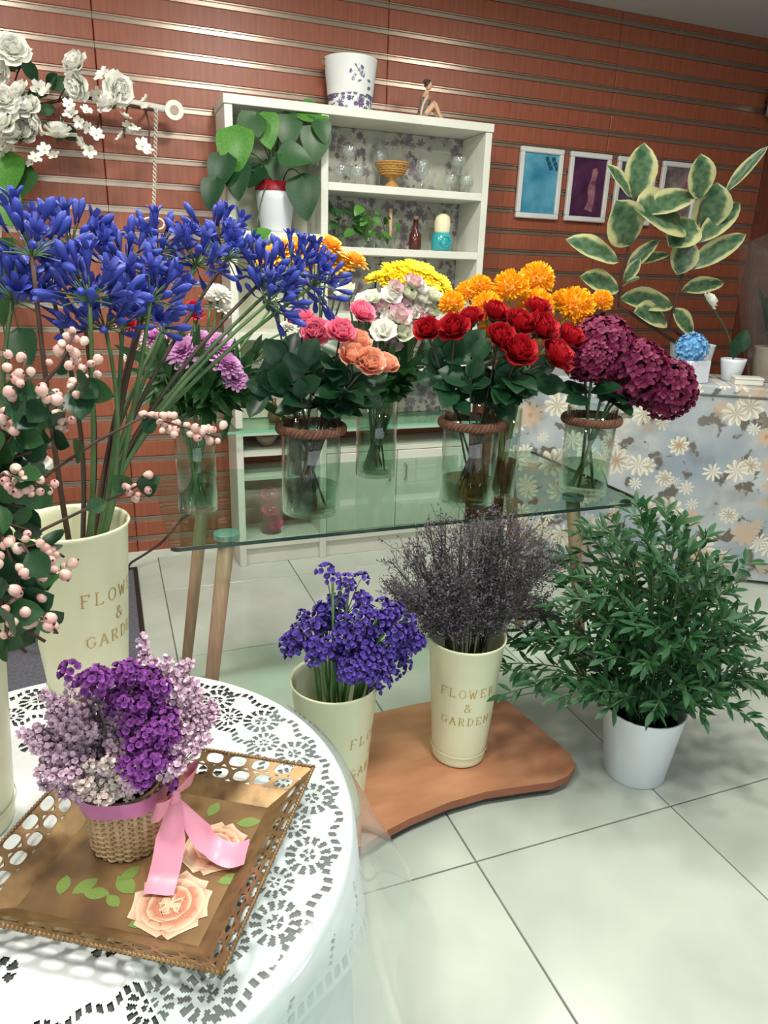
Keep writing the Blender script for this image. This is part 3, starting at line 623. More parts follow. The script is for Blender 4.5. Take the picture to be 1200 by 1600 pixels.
# ------------------------------------------------------------------ floral counter and its pots
ANG = math.radians(-33); cd_ = Vector((math.cos(ANG), math.sin(ANG), 0)); cn = Vector((-math.sin(ANG), math.cos(ANG), 0))
CL = Vector((1.775, 2.925, 0)); LEN, DEP, HT = 1.75, .42, .93
t = thing('shop_counter', CL + cd_*LEN/2 + cn*DEP/2, 'waist-high counter clad in blue-grey floral print fabric', 'counter', rz=ANG)
def lpart(name, a, b_, mat, root, bev=.003, label=None): q = MB(); q.box(a, b_, 0, bev); return obj(name, q, mat, root, label=label)
lpart('body', (-LEN/2+.02, -DEP/2+.012, .05), (LEN/2-.02, DEP/2, HT-.045), m_white, t)
lpart('plinth', (-LEN/2+.05, -DEP/2+.05, 0), (LEN/2-.05, DEP/2-.02, .05), m_dark, t)
lpart('front_cover', (-LEN/2, -DEP/2, .02), (LEN/2, -DEP/2+.011, HT-.05), m_floral, t, label='floral printed front')
sp = lpart('side_cover', (-LEN/2, -DEP/2+.012, .02), (-LEN/2+.019, DEP/2, HT-.05), m_floral, t)
lpart('counter_top', (-LEN/2-.012, -DEP/2-.02, HT-.042), (LEN/2, DEP/2, HT), m_floral, t, .006, label='floral counter top')
def on_counter(px, py): return onZ(px, py, HT)
# variegated rubber plant
pc = Vector((2.66, 2.62, HT)); 
pc = CL + cd_*.80 + cn*.22 + Vector((0, 0, HT+.001))
t = thing('rubber_plant', pc, 'variegated rubber plant with cream-edged leaves in a white pot on the counter', 'plant')
b = MB(); b.lathe([(.075, 0), (.08, .01), (.1, .15), (.103, .155), (.097, .155), (.093, .14), (.001, .14)], 28); obj('pot', b, m_pot, t, smooth=True)
YF_ = pc.y
def stem_px(pts, r0, r1, mat, root, yy):
    P = [onY(px, py, y) - root.location for (px, py), y in zip(pts, yy)]; b = MB(); n = len(P); b.tube(P, [r0+(r1-r0)*i/(n-1) for i in range(n)], 7); return obj('stem', b, mat, root, smooth=True)
base_a = pc + Vector((-.03, 0, .13)); base_b = pc + Vector((.03, 0, .13))
for bs, pts in ((base_a, [(966, 478), (972, 430), (984, 375), (990, 305)]), (base_b, [(1046, 510), (1060, 450), (1075, 400), (1090, 350), (1098, 300)])):
    P = [bs-pc] + [onY(px, py, YF_)-pc for px, py in pts]; b = MB(); b.tube(P, [.008]+[.007-.001*i for i in range(len(pts))], 7); obj('stem', b, m_stem_br, t, smooth=True)
FL = [((990, 312), (1010, 224), .36, 0), ((1092, 312), (1098, 242), .36, .2), ((1102, 362), (1122, 288), .42, .1), ((985, 384), (968, 316), .42, 0), ((967, 410), (890, 370), .22, .5), ((968, 453), (912, 430), .24, .4), ((970, 450), (996, 432), .2, .4),
      ((1052, 478), (975, 462), .2, .4), ((1042, 502), (998, 484), .26, .4), ((1064, 455), (1133, 438), .22, .5), ((1072, 422), (1168, 362), .17, .4), ((1088, 380), (1160, 312), .18, .3), ((1132, 302), (1199, 226), .12, .2),
      ((1078, 372), (1060, 428), .40, .1), ((1085, 304), (1012, 326), .18, .5), ((978, 425), (1028, 372), .2, .4), ((1070, 352), (1002, 318), .34, .3), ((985, 308), (954, 256), .17, .2), ((1050, 482), (1086, 522), .32, .2), ((985, 412), (1046, 394), .2, .4), ((1085, 345), (1050, 380), .34, .2), ((975, 440), (1000, 405), .25, .3)]
for i, (a, c, wd, back) in enumerate(FL):
    A = onY(*a, YF_+U(-.03, .03)); B = onY(*c, YF_-.06+U(-.05, .05)); d = B-A; ln = d.length
    inst('leaf', FICUS, t, leafmat(A-pc, d, -FWD+Vector((0, 0, back)) + rv(.25), 1) @ Matrix.Diagonal((wd/.30*ln*1.0, ln*1.03, ln, 1)))
# blue hydrangea in a white box
q = onZ(1048, 585, HT); q = CL + cd_*.78 + cn*.05 + Vector((0, 0, HT+.001))
t = thing('hydrangea_pot', q, 'blue hydrangea head in a square white pot on the counter', 'plant')
b = MB(); b.box((-.06, -.05, 0), (.06, .05, .10), 0, .004); obj('pot', b, m_pot, t); b = MB(); b.tube([(0, 0, .09), (0, 0, .13)], .004); obj('stem', b, m_stem, t); inst('bloom', BLUE, t, orient((-.02, 0, .15), (-.2, -.5, 1), 0, .075))
# small white pot with a white bloom
def cspot(px, py, back=0): p = onZ(px, py, HT+.001); return p
q = CL + cd_*.985 + cn*.20 + Vector((0, 0, HT+.001))
t = thing('white_flower_pot', q, 'small white pot with one white bloom beside the rubber plant', 'plant')
b = MB(); b.lathe([(.036, 0), (.04, .006), (.055, .085), (.057, .1), (.053, .1), (.05, .08), (.001, .08)], 20); obj('pot', b, m_pot, t, smooth=True)
top = onY(1106, 472, q.y-.02) - q; b = MB(); b.tube(quad((0, 0, .07), (-.01, 0, .2), top, 7), .0035, 6); obj('stem', b, m_stem, t, smooth=True)
inst('bloom', WROSE[0], t, orient(top, RGT*.8+UPV*.5-FWD*.4, 0, .035)); b_ = inst('leaf', LEAFD, t, leafmat((0, 0, .12), (.1, -.2, .7), -FWD, .12)); inst('leaf', LEAFD, t, leafmat((0, 0, .1), (-.3, -.2, .7), -FWD, .1))
# folded white card
q = CL + cd_*1.03 + cn*.09 + Vector((0, 0, HT+.001)); t = thing('paper_box', q, 'flat white paper box lying on the counter by the taupe pot', 'box', rz=ANG)
lpart('body', (-.06, -.04, 0), (.06, .04, .022), m_white, t); lpart('lid', (-.062, -.042, .0225), (.062, .042, .034), m_white, t)
# taupe pot, plant in clear sleeve
q = CL + cd_*1.165 + cn*.25 + Vector((0, 0, HT+.001))
t = thing('wrapped_plant', q, 'green plant in a taupe pot wrapped in a clear plastic sleeve', 'plant')
b = MB(); b.lathe([(.068, 0), (.072, .005), (.086, .15), (.088, .158), (.083, .158), (.08, .14), (.001, .14)], 28); obj('pot', b, m_taupe, t, smooth=True)
for k in range(9):
    a = k*.7; d = Vector((math.cos(a)*.25, math.sin(a)*.25, 1)); inst('leaf', LEAFD, t, leafmat((math.cos(a)*.02, math.sin(a)*.02, .13), d, (-math.cos(a), -math.sin(a)-.3, .2), U(.22, .34)) @ Matrix.Diagonal((.6, 1, 1, 1)))
for k in range(3): b = MB(); e = Vector((.04+.03*k, -.02+.03*k, .42+.06*k)); b.tube(quad((0, 0, .13), (0, 0, .35), e, 6), .003, 5); obj('flower_stem', b, m_stem, t, smooth=True); inst('bloom', LISI[0], t, orient(e, (.3, -.6, .5), k, .03))
b = MB()
def sleeve(u, v):
    a = 2*math.pi*u; r = .09 + .17*v**.8 + .008*math.sin(9*a)*v; return (r*math.cos(a)*1.0+.03*v, r*math.sin(a), .02+.60*v + .03*v*math.sin(4*a))
b.grid(sleeve, 48, 8, wrap=True); obj('sleeve', b, m_sleeve, t, smooth=True)

# ------------------------------------------------------------------ white garland on the peg, hanging chain
random.seed(21)
t = thing('display_peg', (.322, YW-.006, 1.94), 'white peg arm with a round end disc on the slatted wall', 'peg')
b = MB(); b.tube([(.0, -.12, 0), (-.42, -.12, .03)], .014, 10); obj('arm', b, m_white, t, smooth=True)
b = MB(); b.tube([(0, -.120, 0), (0, -.136, 0)], .036, 24); obj('end_disc', b, m_white, t); b = MB(); b.tube([(0, -.1365, 0), (0, -.139, 0)], .017, 16); obj('disc_button', b, m_taupe, t)
for x in (-.1, -.4): b = MB(); b.tube([(x, -.12, .01-.07*x*0), (x, -.001, .0)], .006, 6); obj('bracket', b, m_grey, t)
PG = Vector((.0, 3.16, 1.9))
t = thing('flower_garland', PG, 'garland of white silk flowers and green leaves hanging on the slatted wall', 'garland')
P = [onY(px, py, 3.20)-PG for px, py in ((-60, 130), (0, 150), (60, 165), (120, 150), (180, 160), (240, 172))]; b = MB(); b.tube(P, .006, 6); obj('branch', b, m_stem_br, t, smooth=True)
twigs = [((20, 155), (40, 90)), ((90, 160), (125, 110)), ((60, 165), (30, 225)), ((110, 155), (90, 225)), ((160, 155), (150, 215)), ((200, 165), (195, 215)), ((225, 170), (230, 235)), ((150, 155), (180, 135)), ((0, 150), (15, 205))]
for a, c in twigs: b = MB(); A = onY(*a, 3.2)-PG; B = onY(*c, 3.14)-PG; b.tube(quad(A, (A+B)/2+rv(.03), B, 5), .003, 5); obj('twig', b, m_stem_br, t, smooth=True)
for px, py, r in ((20, 82, .05), (2, 112, .035), (122, 105, .045), (125, 132, .045), (182, 140, .05), (176, 165, .045), (10, 160, .045), (48, 172, .04), (62, 190, .035), (92, 215, .05), (28, 215, .05), (50, 208, .035), (35, 145, .035), (12, 195, .05)):
    inst('flower', WROSE[random.randrange(2)], t, orient(onY(px, py, 3.13+U(-.04, .04))-PG, -FWD*.8+rv(.7), U(0, 6), r))
for px, py in ((75, 145), (60, 140), (108, 165), (112, 180), (125, 190), (140, 200), (150, 212), (130, 222), (140, 235), (55, 248), (50, 255), (85, 245), (195, 185), (205, 195), (210, 205), (190, 215), (228, 235), (222, 230), (228, 158), (230, 170), (162, 120), (200, 130), (155, 150), (40, 185), (70, 235), (100, 190), (135, 175), (18, 235), (5, 230)):
    inst('blossom', WBLOS[random.randrange(2)], t, orient(onY(px, py, 3.13+U(-.05, .05))-PG, -FWD+rv(.8), U(0, 6), U(.022, .032)))
for px, py in ((35, 105), (30, 115), (45, 140), (60, 125), (90, 115), (88, 170), (85, 180), (95, 190), (30, 185), (20, 175), (60, 155), (105, 120)):
    inst('leaf', (LEAF, LEAFD)[random.randrange(2)], t, leafmat(onY(px, py, 3.17)-PG, rv(1)+Vector((0, 0, -.2)), -FWD+rv(.4), U(.06, .09)))
t = thing('hanging_chain', (.206, 3.25, 1.945), 'thin pale beaded chain with a ring pendant hanging from the peg', 'chain')
a0 = onY(244, 172, 3.25)-t.location; a1 = onY(240, 345, 3.25)-t.location
for s in (0, 1):
    b = MB(); n = 90; b.tube([a0.lerp(a1, i/n)+Vector((math.cos(i*.9+s*3.14)*.006, math.sin(i*.9+s*3.14)*.006, 0)) for i in range(n+1)], 0.003, 5); obj('strand', b, m_pale, t, smooth=True)
for dx in (-.02, .02): b = MB(); b.tube([(a1.x+dx+.02*math.cos(q), a1.y, a1.z-.01+.02*math.sin(q)) for q in [2*math.pi*i/16 for i in range(17)]], .004, 6); obj('pendant_ring', b, m_white, t, smooth=True)
# vine at the left edge of the wall
t = thing('trailing_vine', (-.42, 3.30, 1.50), 'green heart-leaved vine at the left edge below the garland', 'plant'); VP = t.location.copy()
b = MB(); b.lathe([(.05, -.25), (.06, -.1), (.07, -.02), (.066, -.02), (.055, -.1), (.001, -.1)], 20); obj('pot', b, m_white, t, smooth=True); b = MB(); b.tube([(-.05, .06, -.1), (-.05, .1, -.1)], .012); obj('hanger', b, m_grey, t)
for px, py, sz, dx, dy, me in ((14, 245, .14, -.1, 1, HEARTL), (40, 262, .15, -.5, .8, HEARTD), (5, 300, .13, .2, 1, HEARTL), (8, 450, .15, -.2, 1, HEARTD), (30, 520, .14, .3, 1, HEARTK), (0, 380, .14, .3, 1, HEARTD), (20, 600, .12, .1, 1, HEARTK)):
    A = onY(px, py, 3.2)-VP; b = MB(); b.tube(quad((0, 0, -.06), (A.x*.5, -.02, max(A.z, 0)+.08), A, 6), .003, 5); obj('stem', b, m_stem, t, smooth=True); inst('leaf', me, t, leafmat(A, RGT*dx-UPV*dy, -FWD+rv(.3), sz))

# black cable, grey mat, white stool behind the left buckets
cab = MB(); cab.tube([onY(px, py, y) for px, py, y in ((300, 800, 3.30), (283, 812, 3.3), (268, 832, 3.3), (250, 850, 3.3), (228, 865, 3.28), (205, 879, 3.25))] + [Vector((-.02, 3.2, .02)), Vector((-.2, 3.15, .008)), Vector((-.6, 3.1, .008))], .006, 6)
tag(obj('power_cable', cab, m_dark, smooth=True), 'thin black cable drooping from the bookcase to the floor', 'cable')
t = thing('floor_mat', (-.22, 2.75, 0), 'grey carpet mat with a dark edge lying on the tiles', 'mat')
part('pile', (-.47, 2.26, .001), (.018, 3.24, .012), m_mat, t); 
for a, c in (((-.49, 2.24), (-.47, 3.26)), ((.018, 2.24), (.036, 3.26)), ((-.47, 2.24), (.018, 2.26)), ((-.47, 3.24), (.018, 3.26))): part('edging', (a[0], a[1], .001), (c[0], c[1], .016), m_dark, t)
q = onY(45, 735, 2.5); t = thing('stool', (q.x-.09, 2.62, 0), 'white stool with a black seat behind the pink snowberries', 'stool'); zt = q.z
b = MB(); b.lathe([(.15, zt-.03), (.155, zt-.025), (.155, zt-.005), (.15, zt), (.001, zt)], 28); obj('seat', b, m_white, t, smooth=False)
b = MB(); b.lathe([(.13, zt+.001), (.14, zt+.02), (.13, zt+.045), (.001, zt+.05)], 28); obj('cushion', b, m_dark, t, smooth=True)
for k in range(4): a = .8+k*math.pi/2; b = MB(); b.tube([(.1*math.cos(a), .1*math.sin(a), zt-.03), (.15*math.cos(a), .15*math.sin(a), 0)], .014, 8); obj('leg', b, m_white, t, smooth=True)

# ------------------------------------------------------------------ glass table
ZT = .72; gx0, gx1, gy0, gy1 = .097, 1.508, 1.652, 2.32
gt = thing('glass_table', ((gx0+gx1)/2, (gy0+gy1)/2, 0), 'long clear glass table on splayed wooden legs holding the vases', 'table'); GL = gt.location
def rrect(x0, y0, x1, y1, r, n=5):
    out = []
    for cx, cy, a in ((x1-r, y0+r, -90), (x1-r, y1-r, 0), (x0+r, y1-r, 90), (x0+r, y0+r, 180)):
        for k in range(n+1): q = math.radians(a+90*k/n); out.append((cx+r*math.cos(q), cy+r*math.sin(q)))
    return out
b = MB(); b.prism(rrect(gx0-GL.x, gy0-GL.y, gx1-GL.x, gy1-GL.y, .02), ZT-.010, ZT, 0, 1); gto = obj('glass_top', b, [m_glass_g, m_glass_e, m_glass_el], gt, label='clear glass top with dark green edge')
for p in gto.data.polygons:
    if p.normal.y > .5: p.material_index = 0
for x, y, fx, fy in ((.245, 1.755, -.10, -.02), (.245, 2.20, -.10, .02), (1.345, 1.80, .13, -.01), (1.345, 2.20, .13, .02)):
    b = MB(); b.tube([(x-GL.x, y-GL.y, ZT-.026), (x+fx-GL.x, y+fy-GL.y, 0)], [.022, .017], 14); lg = obj('leg', b, m_wood, gt, smooth=True)
    b = MB(); b.lathe([(.034, ZT-.025), (.034, ZT-.011), (.001, ZT-.011)], 20, 0, (x-GL.x, y-GL.y, 0)); obj('mounting_disc', b, m_disc, lg, smooth=False)
# vases
VZ = ZT+.0005
def vase(name, x, y, r, h, lab, water=.45, wm=m_water, rope=False, flare=1.0):
    t = thing(name, (x, y, VZ), lab, 'vase'); b = MB(); rt = r*flare
    b.lathe([(r, 0), (r+(rt-r)*.5, h*.5), (rt, h), (rt-.003, h), (r+(rt-r)*.5-.0035, h*.5), (r-.004, .012), (.001, .012)], 36); b.lathe([(.001, 0), (r, 0)], 36, cap=False); obj('glass_body', b, m_glass, t, smooth=True)
    rw = r-.005; b = MB(); b.lathe([(.001, .0135), (rw, .0135), (rw, h*water), (.001, h*water)], 32); obj('water', b, wm, t, smooth=False)
    if rope:
        for s in range(3):
            b = MB(); n = 150; P = []
            for i in range(n+1):
                a = 2*math.pi*i/n; ph = a*16+s*2*math.pi/3; R_ = rt+.007+.0055*math.cos(ph); P.append((R_*math.cos(a), R_*math.sin(a), h*.86+.009*math.sin(ph)))
            b.tube(P, .0058, 6); obj('rope_strand', b, m_rope, t, smooth=True)
    return dict(c=Vector((x, y, VZ)), r=r, h=h, rt=rt)
V1 = vase('vase', .195, 1.935, .054, .27, 'slim clear vase of lilac flowers at the left end of the glass table', .5)
V2 = vase('vase', .495, 1.84, .080, .275, 'wide clear vase with a braided rope collar holding pink roses', .28, rope=True)
V3 = vase('vase', .80, 2.15, .067, .25, 'clear vase of pale lisianthus at the back of the glass table', .6)
V4 = vase('vase', .968, 1.81, .082, .275, 'wide clear vase with a braided rope collar holding red roses', .25, m_water_o, rope=True)
V5 = vase('vase', 1.098, 1.83, .042, .27, 'narrow vase with brown water between the rose and burgundy vases', .42, m_water_b)
V6 = vase('vase', 1.378, 1.80, .076, .27, 'wide clear vase with a braided rope collar holding burgundy blooms', .35, rope=True)
V7 = vase('vase', .56, 2.19, .05, .27, 'slim clear vase of apricot flowers behind the pink rose vase', .5)

def flower(kind, V, px, py, y, me, r, lab, cat, grp, stem=m_stem, sr=.003, leaves=3, lme=None, lsz=.07, face=.6, idx=0, lowleaf=True, toparea=.55):
    """one cut flower: stem from the vase foot through the mouth to the bloom seen at pixel px, py"""
    E_ = onY(px, py, y); c = V['c']; mouth = c + Vector((0, 0, V['h'])); d = E_-mouth; dh = Vector((d.x, d.y, 0)); k = min(V['rt']*.75, dh.length*.5)
    dn = dh.normalized() if dh.length > 1e-4 else Vector((1, 0, 0)); m_ = mouth + dn*k + Vector((U(-.3, .3)*V['r'], U(-.3, .3)*V['r'], 0))*.6
    foot = c + Vector((0, 0, .016)) - dn*V['r']*U(.2, .62) + Vector((U(-.25, .25)*V['r'], U(-.25, .25)*V['r'], 0))
    nrm = (dn*.5 + Vector((0, 0, .8)) - FWD*face + rv(.25)).normalized(); E2 = E_ - nrm*r*.45
    ctrl = m_ + (m_-foot)*.45; ctrl.z = min(ctrl.z, (m_.z+E2.z)/2+.02)
    P = [foot, foot.lerp(m_, .5), m_] + quad(m_, ctrl, E2, 7)[1:]
    t = thing(kind, foot, lab, cat, grp); b = MB(); b.tube([p-foot for p in P], sr, 6); obj('stem', b, stem, t, smooth=True)
    inst('bloom', me, t, orient(E2-foot, nrm, U(0, 6), r))
    for j in range(leaves):
        f = U(.05, toparea); i = 3 + f*5; p = P[min(int(i), len(P)-1)]; a = U(0, 6.28)
        inst('leaf', lme or LEAFD, t, leafmat(p-foot, (math.cos(a), math.sin(a)-.3, U(-.5, .5)), (0, -.5, .8), lsz*U(.7, 1.2)))
    return t
def bunch(kind, V, pts, mes, y0, colour, place, cat, **kw):
    order = sorted(range(len(pts)), key=lambda i: pts[i][0])
    for i, p in enumerate(pts):
        px, py, rpx = p[:3]; dy = p[3] if len(p) > 3 else 0; y = y0+dy
        dep = (onY(px, py, y)-CAM).dot(FWD); r = rpx*dep/F
        n = order.index(i); lab = '%s, %s from the left %s' % (colour, ORD[n], place)
        flower(kind, V, px, py, y, mes[i % len(mes)], r, lab, cat, '%s %s' % (colour, place), idx=i, **kw)
random.seed(5)
bunch('red_rose', V4, [(668, 515, 24), (709, 512, 26, -.03), (735, 497, 23, .03), (775, 489, 24, .03), (783, 527, 27, -.06), (812, 548, 31, -.1), (812, 505, 28, -.02), (846, 512, 30, -.04), (840, 484, 25, .03), (870, 556, 32, -.08), (890, 528, 27, 0)], ROSE['red'], 1.80, 'red rose', 'in the rope-collared vase', 'rose', stem=m_stem_d, leaves=5, lsz=.09, toparea=.8)
bunch('pink_rose', V2, [(470, 497, 22, .05), (492, 519, 25), (533, 518, 25, -.03), (566, 488, 22, .05)], ROSE['pink'], 1.82, 'hot pink rose', 'in the rope-collared vase', 'rose', stem=m_stem_d, leaves=7, lsz=.10, lme=LEAFD, toparea=.8)
bunch('salmon_rose', V2, [(552, 556, 25, -.06), (578, 566, 26, -.08), (602, 570, 24, -.04), (560, 533, 22, -.02)], ROSE['salmon'], 1.82, 'salmon rose', 'drooping right of the hot pink ones', 'rose', stem=m_stem_d, leaves=7, lsz=.10, toparea=.7)
bunch('lisianthus', V3, [(542, 457, 21), (593, 482, 21), (611, 464, 20), (641, 461, 21), (629, 479, 21), (651, 482, 21), (672, 488, 21), (624, 497, 24, -.04), (599, 519, 24, -.05), (627, 520, 24, -.05), (596, 502, 20), (659, 467, 19), (677, 464, 19), (647, 443, 20), (585, 500, 18), (645, 505, 20), (612, 540, 19, -.03), (570, 470, 17), (583, 466, 16), (660, 500, 18, -.03), (608, 500, 18, -.03), (640, 492, 18, -.02), (575, 490, 16, -.02), (655, 450, 16), (690, 478, 15), (618, 450, 15)], [LISI[0], LISI[1], LISI[2]], 2.08, 'pale lisianthus', 'at the back of the table', 'lisianthus', leaves=3, lsz=.06, lme=LEAF)
bunch('yellow_chrysanthemum', V3, [(584, 428, 20), (600, 424, 21), (616, 419, 21), (632, 415, 21), (648, 412, 21), (663, 417, 21), (677, 426, 21), (690, 438, 20), (640, 428, 21, -.03), (660, 434, 21, -.03), (622, 430, 20, -.03), (697, 450, 16), (676, 443, 19, -.04), (608, 434, 19, -.03), (650, 424, 20, -.02)], DAISY, 2.17, 'yellow chrysanthemum', 'above the lisianthus', 'chrysanthemum', leaves=1, face=.9)
bunch('golden_sunflower', V5, [(795, 438, 30, .02), (841, 426, 29, .05), (845, 470, 30), (755, 472, 25), (748, 440, 20, .05), (727, 450, 19, .05), (907, 470, 33, .03), (943, 464, 18, .06), (704, 467, 21, .03), (757, 516, 16), (880, 462, 18, .08)], TEDDY, 1.90, 'golden double sunflower', 'behind the red roses', 'sunflower', stem=m_stem_l, sr=.0035, leaves=2, lsz=.08, face=.8, lme=LEAF)
bunch('burgundy_hydrangea', V6, [(912, 538, 44, .03), (950, 522, 52, 0), (1003, 562, 56, -.03), (1056, 592, 50, -.05), (930, 552, 36, -.05)], BURG, 1.80, 'burgundy globe bloom', 'at the right end of the table', 'flower', leaves=3, lsz=.09, sr=.0045, stem=m_stem)
bunch('lilac_chrysanthemum', V1, [(238, 524, 22), (284, 545, 30, -.03), (312, 530, 22), (341, 535, 26), (356, 566, 27, -.04), (368, 590, 22, -.04)], LILAC, 1.90, 'lilac chrysanthemum', 'in the slim vase', 'chrysanthemum', stem=m_stem_f, leaves=6, lme=NARROW, lsz=.10)
bunch('crimson_carnation', V1, [(205, 505, 16), (264, 490, 17), (307, 489, 16), (303, 474, 14), (190, 500, 13)], CRIM, 2.0, 'crimson carnation', 'behind the lilac blooms', 'carnation', stem=m_stem_f, leaves=6, lme=NARROW, lsz=.10)
bunch('white_carnation', V1, [(345, 455, 22), (352, 478, 20), (330, 462, 18), (188, 497, 14), (203, 552, 16), (452, 508, 16), (430, 470, 15)], WHITE, 2.02, 'white carnation', 'behind the blue agapanthus', 'carnation', stem=m_stem_f, leaves=9, lme=NARROW, lsz=.12)
bunch('apricot_chrysanthemum', V7, [(420, 398, 27), (462, 384, 27), (486, 392, 27), (518, 380, 27), (556, 403, 24), (504, 400, 26), (534, 408, 24), (440, 388, 27), (412, 412, 22), (474, 405, 24)], APRI, 2.18, 'apricot chrysanthemum', 'behind the blue agapanthus', 'chrysanthemum', leaves=2, lme=LEAF, lsz=.06, face=.6)
# feathery greenery in the lilac and lisianthus vases
def spray(kind, V, targets, y, mat, lme, lsz, nl, lab, grp, cat='foliage'):
    for px, py in targets:
        E_ = onY(px, py, y+U(-.06, .06)); c = V['c']; mouth = c+Vector((0, 0, V['h'])); dn = Vector((E_.x-c.x, E_.y-c.y, 0)).normalized(); foot = c - dn*V['r']*.5 + Vector((0, 0, .016)); m_ = mouth+dn*V['rt']*.6
        P = [foot, m_] + quad(m_, m_+(m_-foot)*.4, E_, 6)[1:]; t = thing(kind, foot, lab, cat, grp); b = MB(); b.tube([p-foot for p in P], .0022, 5); obj('stem', b, mat, t, smooth=True)
        for j in range(nl): f = U(.1, 1); i = 2+f*5; p = P[min(int(i), 7)].lerp(P[min(int(i)+1, 7)], i % 1); d = (E_-m_).normalized()*U(.5, 1)+rv(.8); inst('leaf', lme, t, leafmat(p-foot, d, -FWD+rv(.5), lsz*U(.7, 1.2)))
random.seed(9)
spray('grass_sprig', V1, [(390, 600), (410, 560), (400, 620), (370, 640), (250, 570), (285, 600), (330, 600), (300, 570), (420, 590), (350, 620)], 1.93, m_stem, NARROW, .11, 14, 'dark grassy sprig fanning out below the lilac chrysanthemums', 'grassy sprigs in the slim vase')
spray('leafy_sprig', V2, [(420, 590), (440, 610), (470, 570), (500, 600), (535, 605), (450, 560), (410, 620), (560, 615), (520, 580)], 1.83, m_stem_d, LEAFD, .085, 7, 'dark rose foliage below the pink roses', 'rose foliage over the rope collar')
spray('leafy_sprig', V3, [(600, 570), (640, 570), (660, 555), (620, 590), (575, 580)], 2.1, m_stem, NARROW, .10, 12, 'narrow green foliage below the lisianthus', 'lisianthus foliage')
spray('leafy_sprig', V4, [(700, 560), (740, 560), (690, 545), (780, 590), (830, 590), (850, 600), (730, 540), (810, 600)], 1.82, m_stem_d, LEAFD, .085, 7, 'dark rose foliage below the red roses', 'rose foliage under the red roses')

# ------------------------------------------------------------------ buckets with lettering
GLY = {'F': [[(.15, 0), (.15, 1)], [(.15, 1), (.75, 1), (.75, .85)], [(.15, .53), (.55, .53)], [(0, 0), (.32, 0)], [(0, 1), (.2, 1)]], 'L': [[(.15, 0), (.15, 1)], [(.0, 0), (.75, 0), (.75, .18)], [(0, 1), (.32, 1)]],
       'O': [[(.45+.4*math.cos(a), .5+.5*math.sin(a)) for a in [i*math.pi/9 for i in range(19)]]], 'W': [[(0, 1), (.28, 0), (.5, .8), (.72, 0), (1, 1)], [(-.08, 1), (.12, 1)], [(.88, 1), (1.08, 1)]],
       'E': [[(.15, 0), (.15, 1)], [(0, 1), (.75, 1), (.75, .85)], [(.15, .53), (.55, .53)], [(0, 0), (.78, 0), (.78, .17)]], 'R': [[(.15, 0), (.15, 1)], [(0, 1), (.5, 1), (.7, .88), (.7, .64), (.5, .52), (.15, .52)], [(.4, .52), (.75, 0), (.85, 0)], [(0, 0), (.32, 0)]],
       'G': [[(.8, .82), (.6, .97), (.35, 1), (.1, .8), (.03, .5), (.1, .2), (.35, 0), (.65, .04), (.8, .2), (.8, .42)], [(.6, .42), (.92, .42)]], 'A': [[(.05, 0), (.45, 1), (.85, 0)], [(.2, .35), (.7, .35)], [(-.05, 0), (.18, 0)], [(.7, 0), (.97, 0)]],
       'D': [[(.15, 0), (.15, 1)], [(0, 1), (.45, 1), (.75, .8), (.82, .5), (.75, .2), (.45, 0), (0, 0)]], 'N': [[(.12, 0), (.12, 1)], [(.12, 1), (.8, 0), (.8, 1)], [(0, 0), (.26, 0)], [(0, 1), (.12, 1)], [(.68, 1), (.92, 1)]],
       '&': [[(.9, .0), (.25, .75), (.3, .95), (.45, 1), (.6, .92), (.58, .75), (.2, .4), (.12, .2), (.25, .02), (.5, 0), (.75, .25), (.85, .45)]]}
def letters(txt, h, sp=1.12):
    """flat stroke lettering, centred at x = 0: list of quads ((x, z) corners)"""
    Q = []; x = 0; th = .13*h
    for ch in txt:
        for st in GLY[ch]:
            for a, c in zip(st[:-1], st[1:]):
                ax, az, bx, bz = x+a[0]*h*.8, a[1]*h, x+c[0]*h*.8, c[1]*h; dx, dz = bx-ax, bz-az; l = math.hypot(dx, dz)
                if l < 1e-6: continue
                wv = th*(.75 if abs(dx) < abs(dz)*.6 else .42); nx, nz = -dz/l*wv/2, dx/l*wv/2; ex, ez = dx/l*.02*h, dz/l*.02*h
                Q.append([(ax+nx-ex, az+nz-ez), (bx+nx+ex, bz+nz+ez), (bx-nx+ex, bz-nz+ez), (ax-nx-ex, az-nz-ez)])
        x += h*sp*(1.1 if ch == 'W' else .92)
    return [[(px-x/2+.1*h, pz) for px, pz in q] for q in Q]
BH, BRB, BRT = .385, .076, .104
def bucket(loc, facing, lab):
    t = thing('flower_bucket', loc, lab, 'bucket', 'cream lettered flower buckets'); b = MB()
    b.lathe([(BRB-.004, 0), (BRB, .004), (BRB+.0005, .012), (BRT, BH-.012), (BRT+.005, BH-.004), (BRT+.003, BH), (BRT-.002, BH-.006), (BRT-.006, BH-.02), (BRB-.004, .01), (.001, .008)], 40); body = obj('body', b, m_cream, t, smooth=True)
    b = MB(); b.lathe([(BRB+.002+(BRT-BRB)*.09, BH*.085), (BRB+.0035+(BRT-BRB)*.095, BH*.095), (BRB+.002+(BRT-BRB)*.105, BH*.105)], 40, cap=False); obj('ridge', b, m_cream, body, smooth=True)
    for txt, z, h in (('FLOWER', .240, .026), ('&', .195, .026), ('GARDEN', .150, .024)):
        b = MB()
        for q in letters(txt, h):
            v = []
            for px, pz in q: zz = z+pz; r = BRB+(BRT-BRB)*zz/BH+.0012; a = facing+px/r; v.append((r*math.cos(a), r*math.sin(a), zz))
            b.add(v, [(3, 2, 1, 0)])
        obj('lettering', b, m_gold, t, label='gold word %s' % txt if txt != '&' else 'gold ampersand')
    return Vector(loc)
RZ = .505      # surface of the lace-covered table
B1 = bucket((-.098, 1.42, RZ), math.radians(-38), 'cream enamel bucket of blue agapanthus behind the basket')
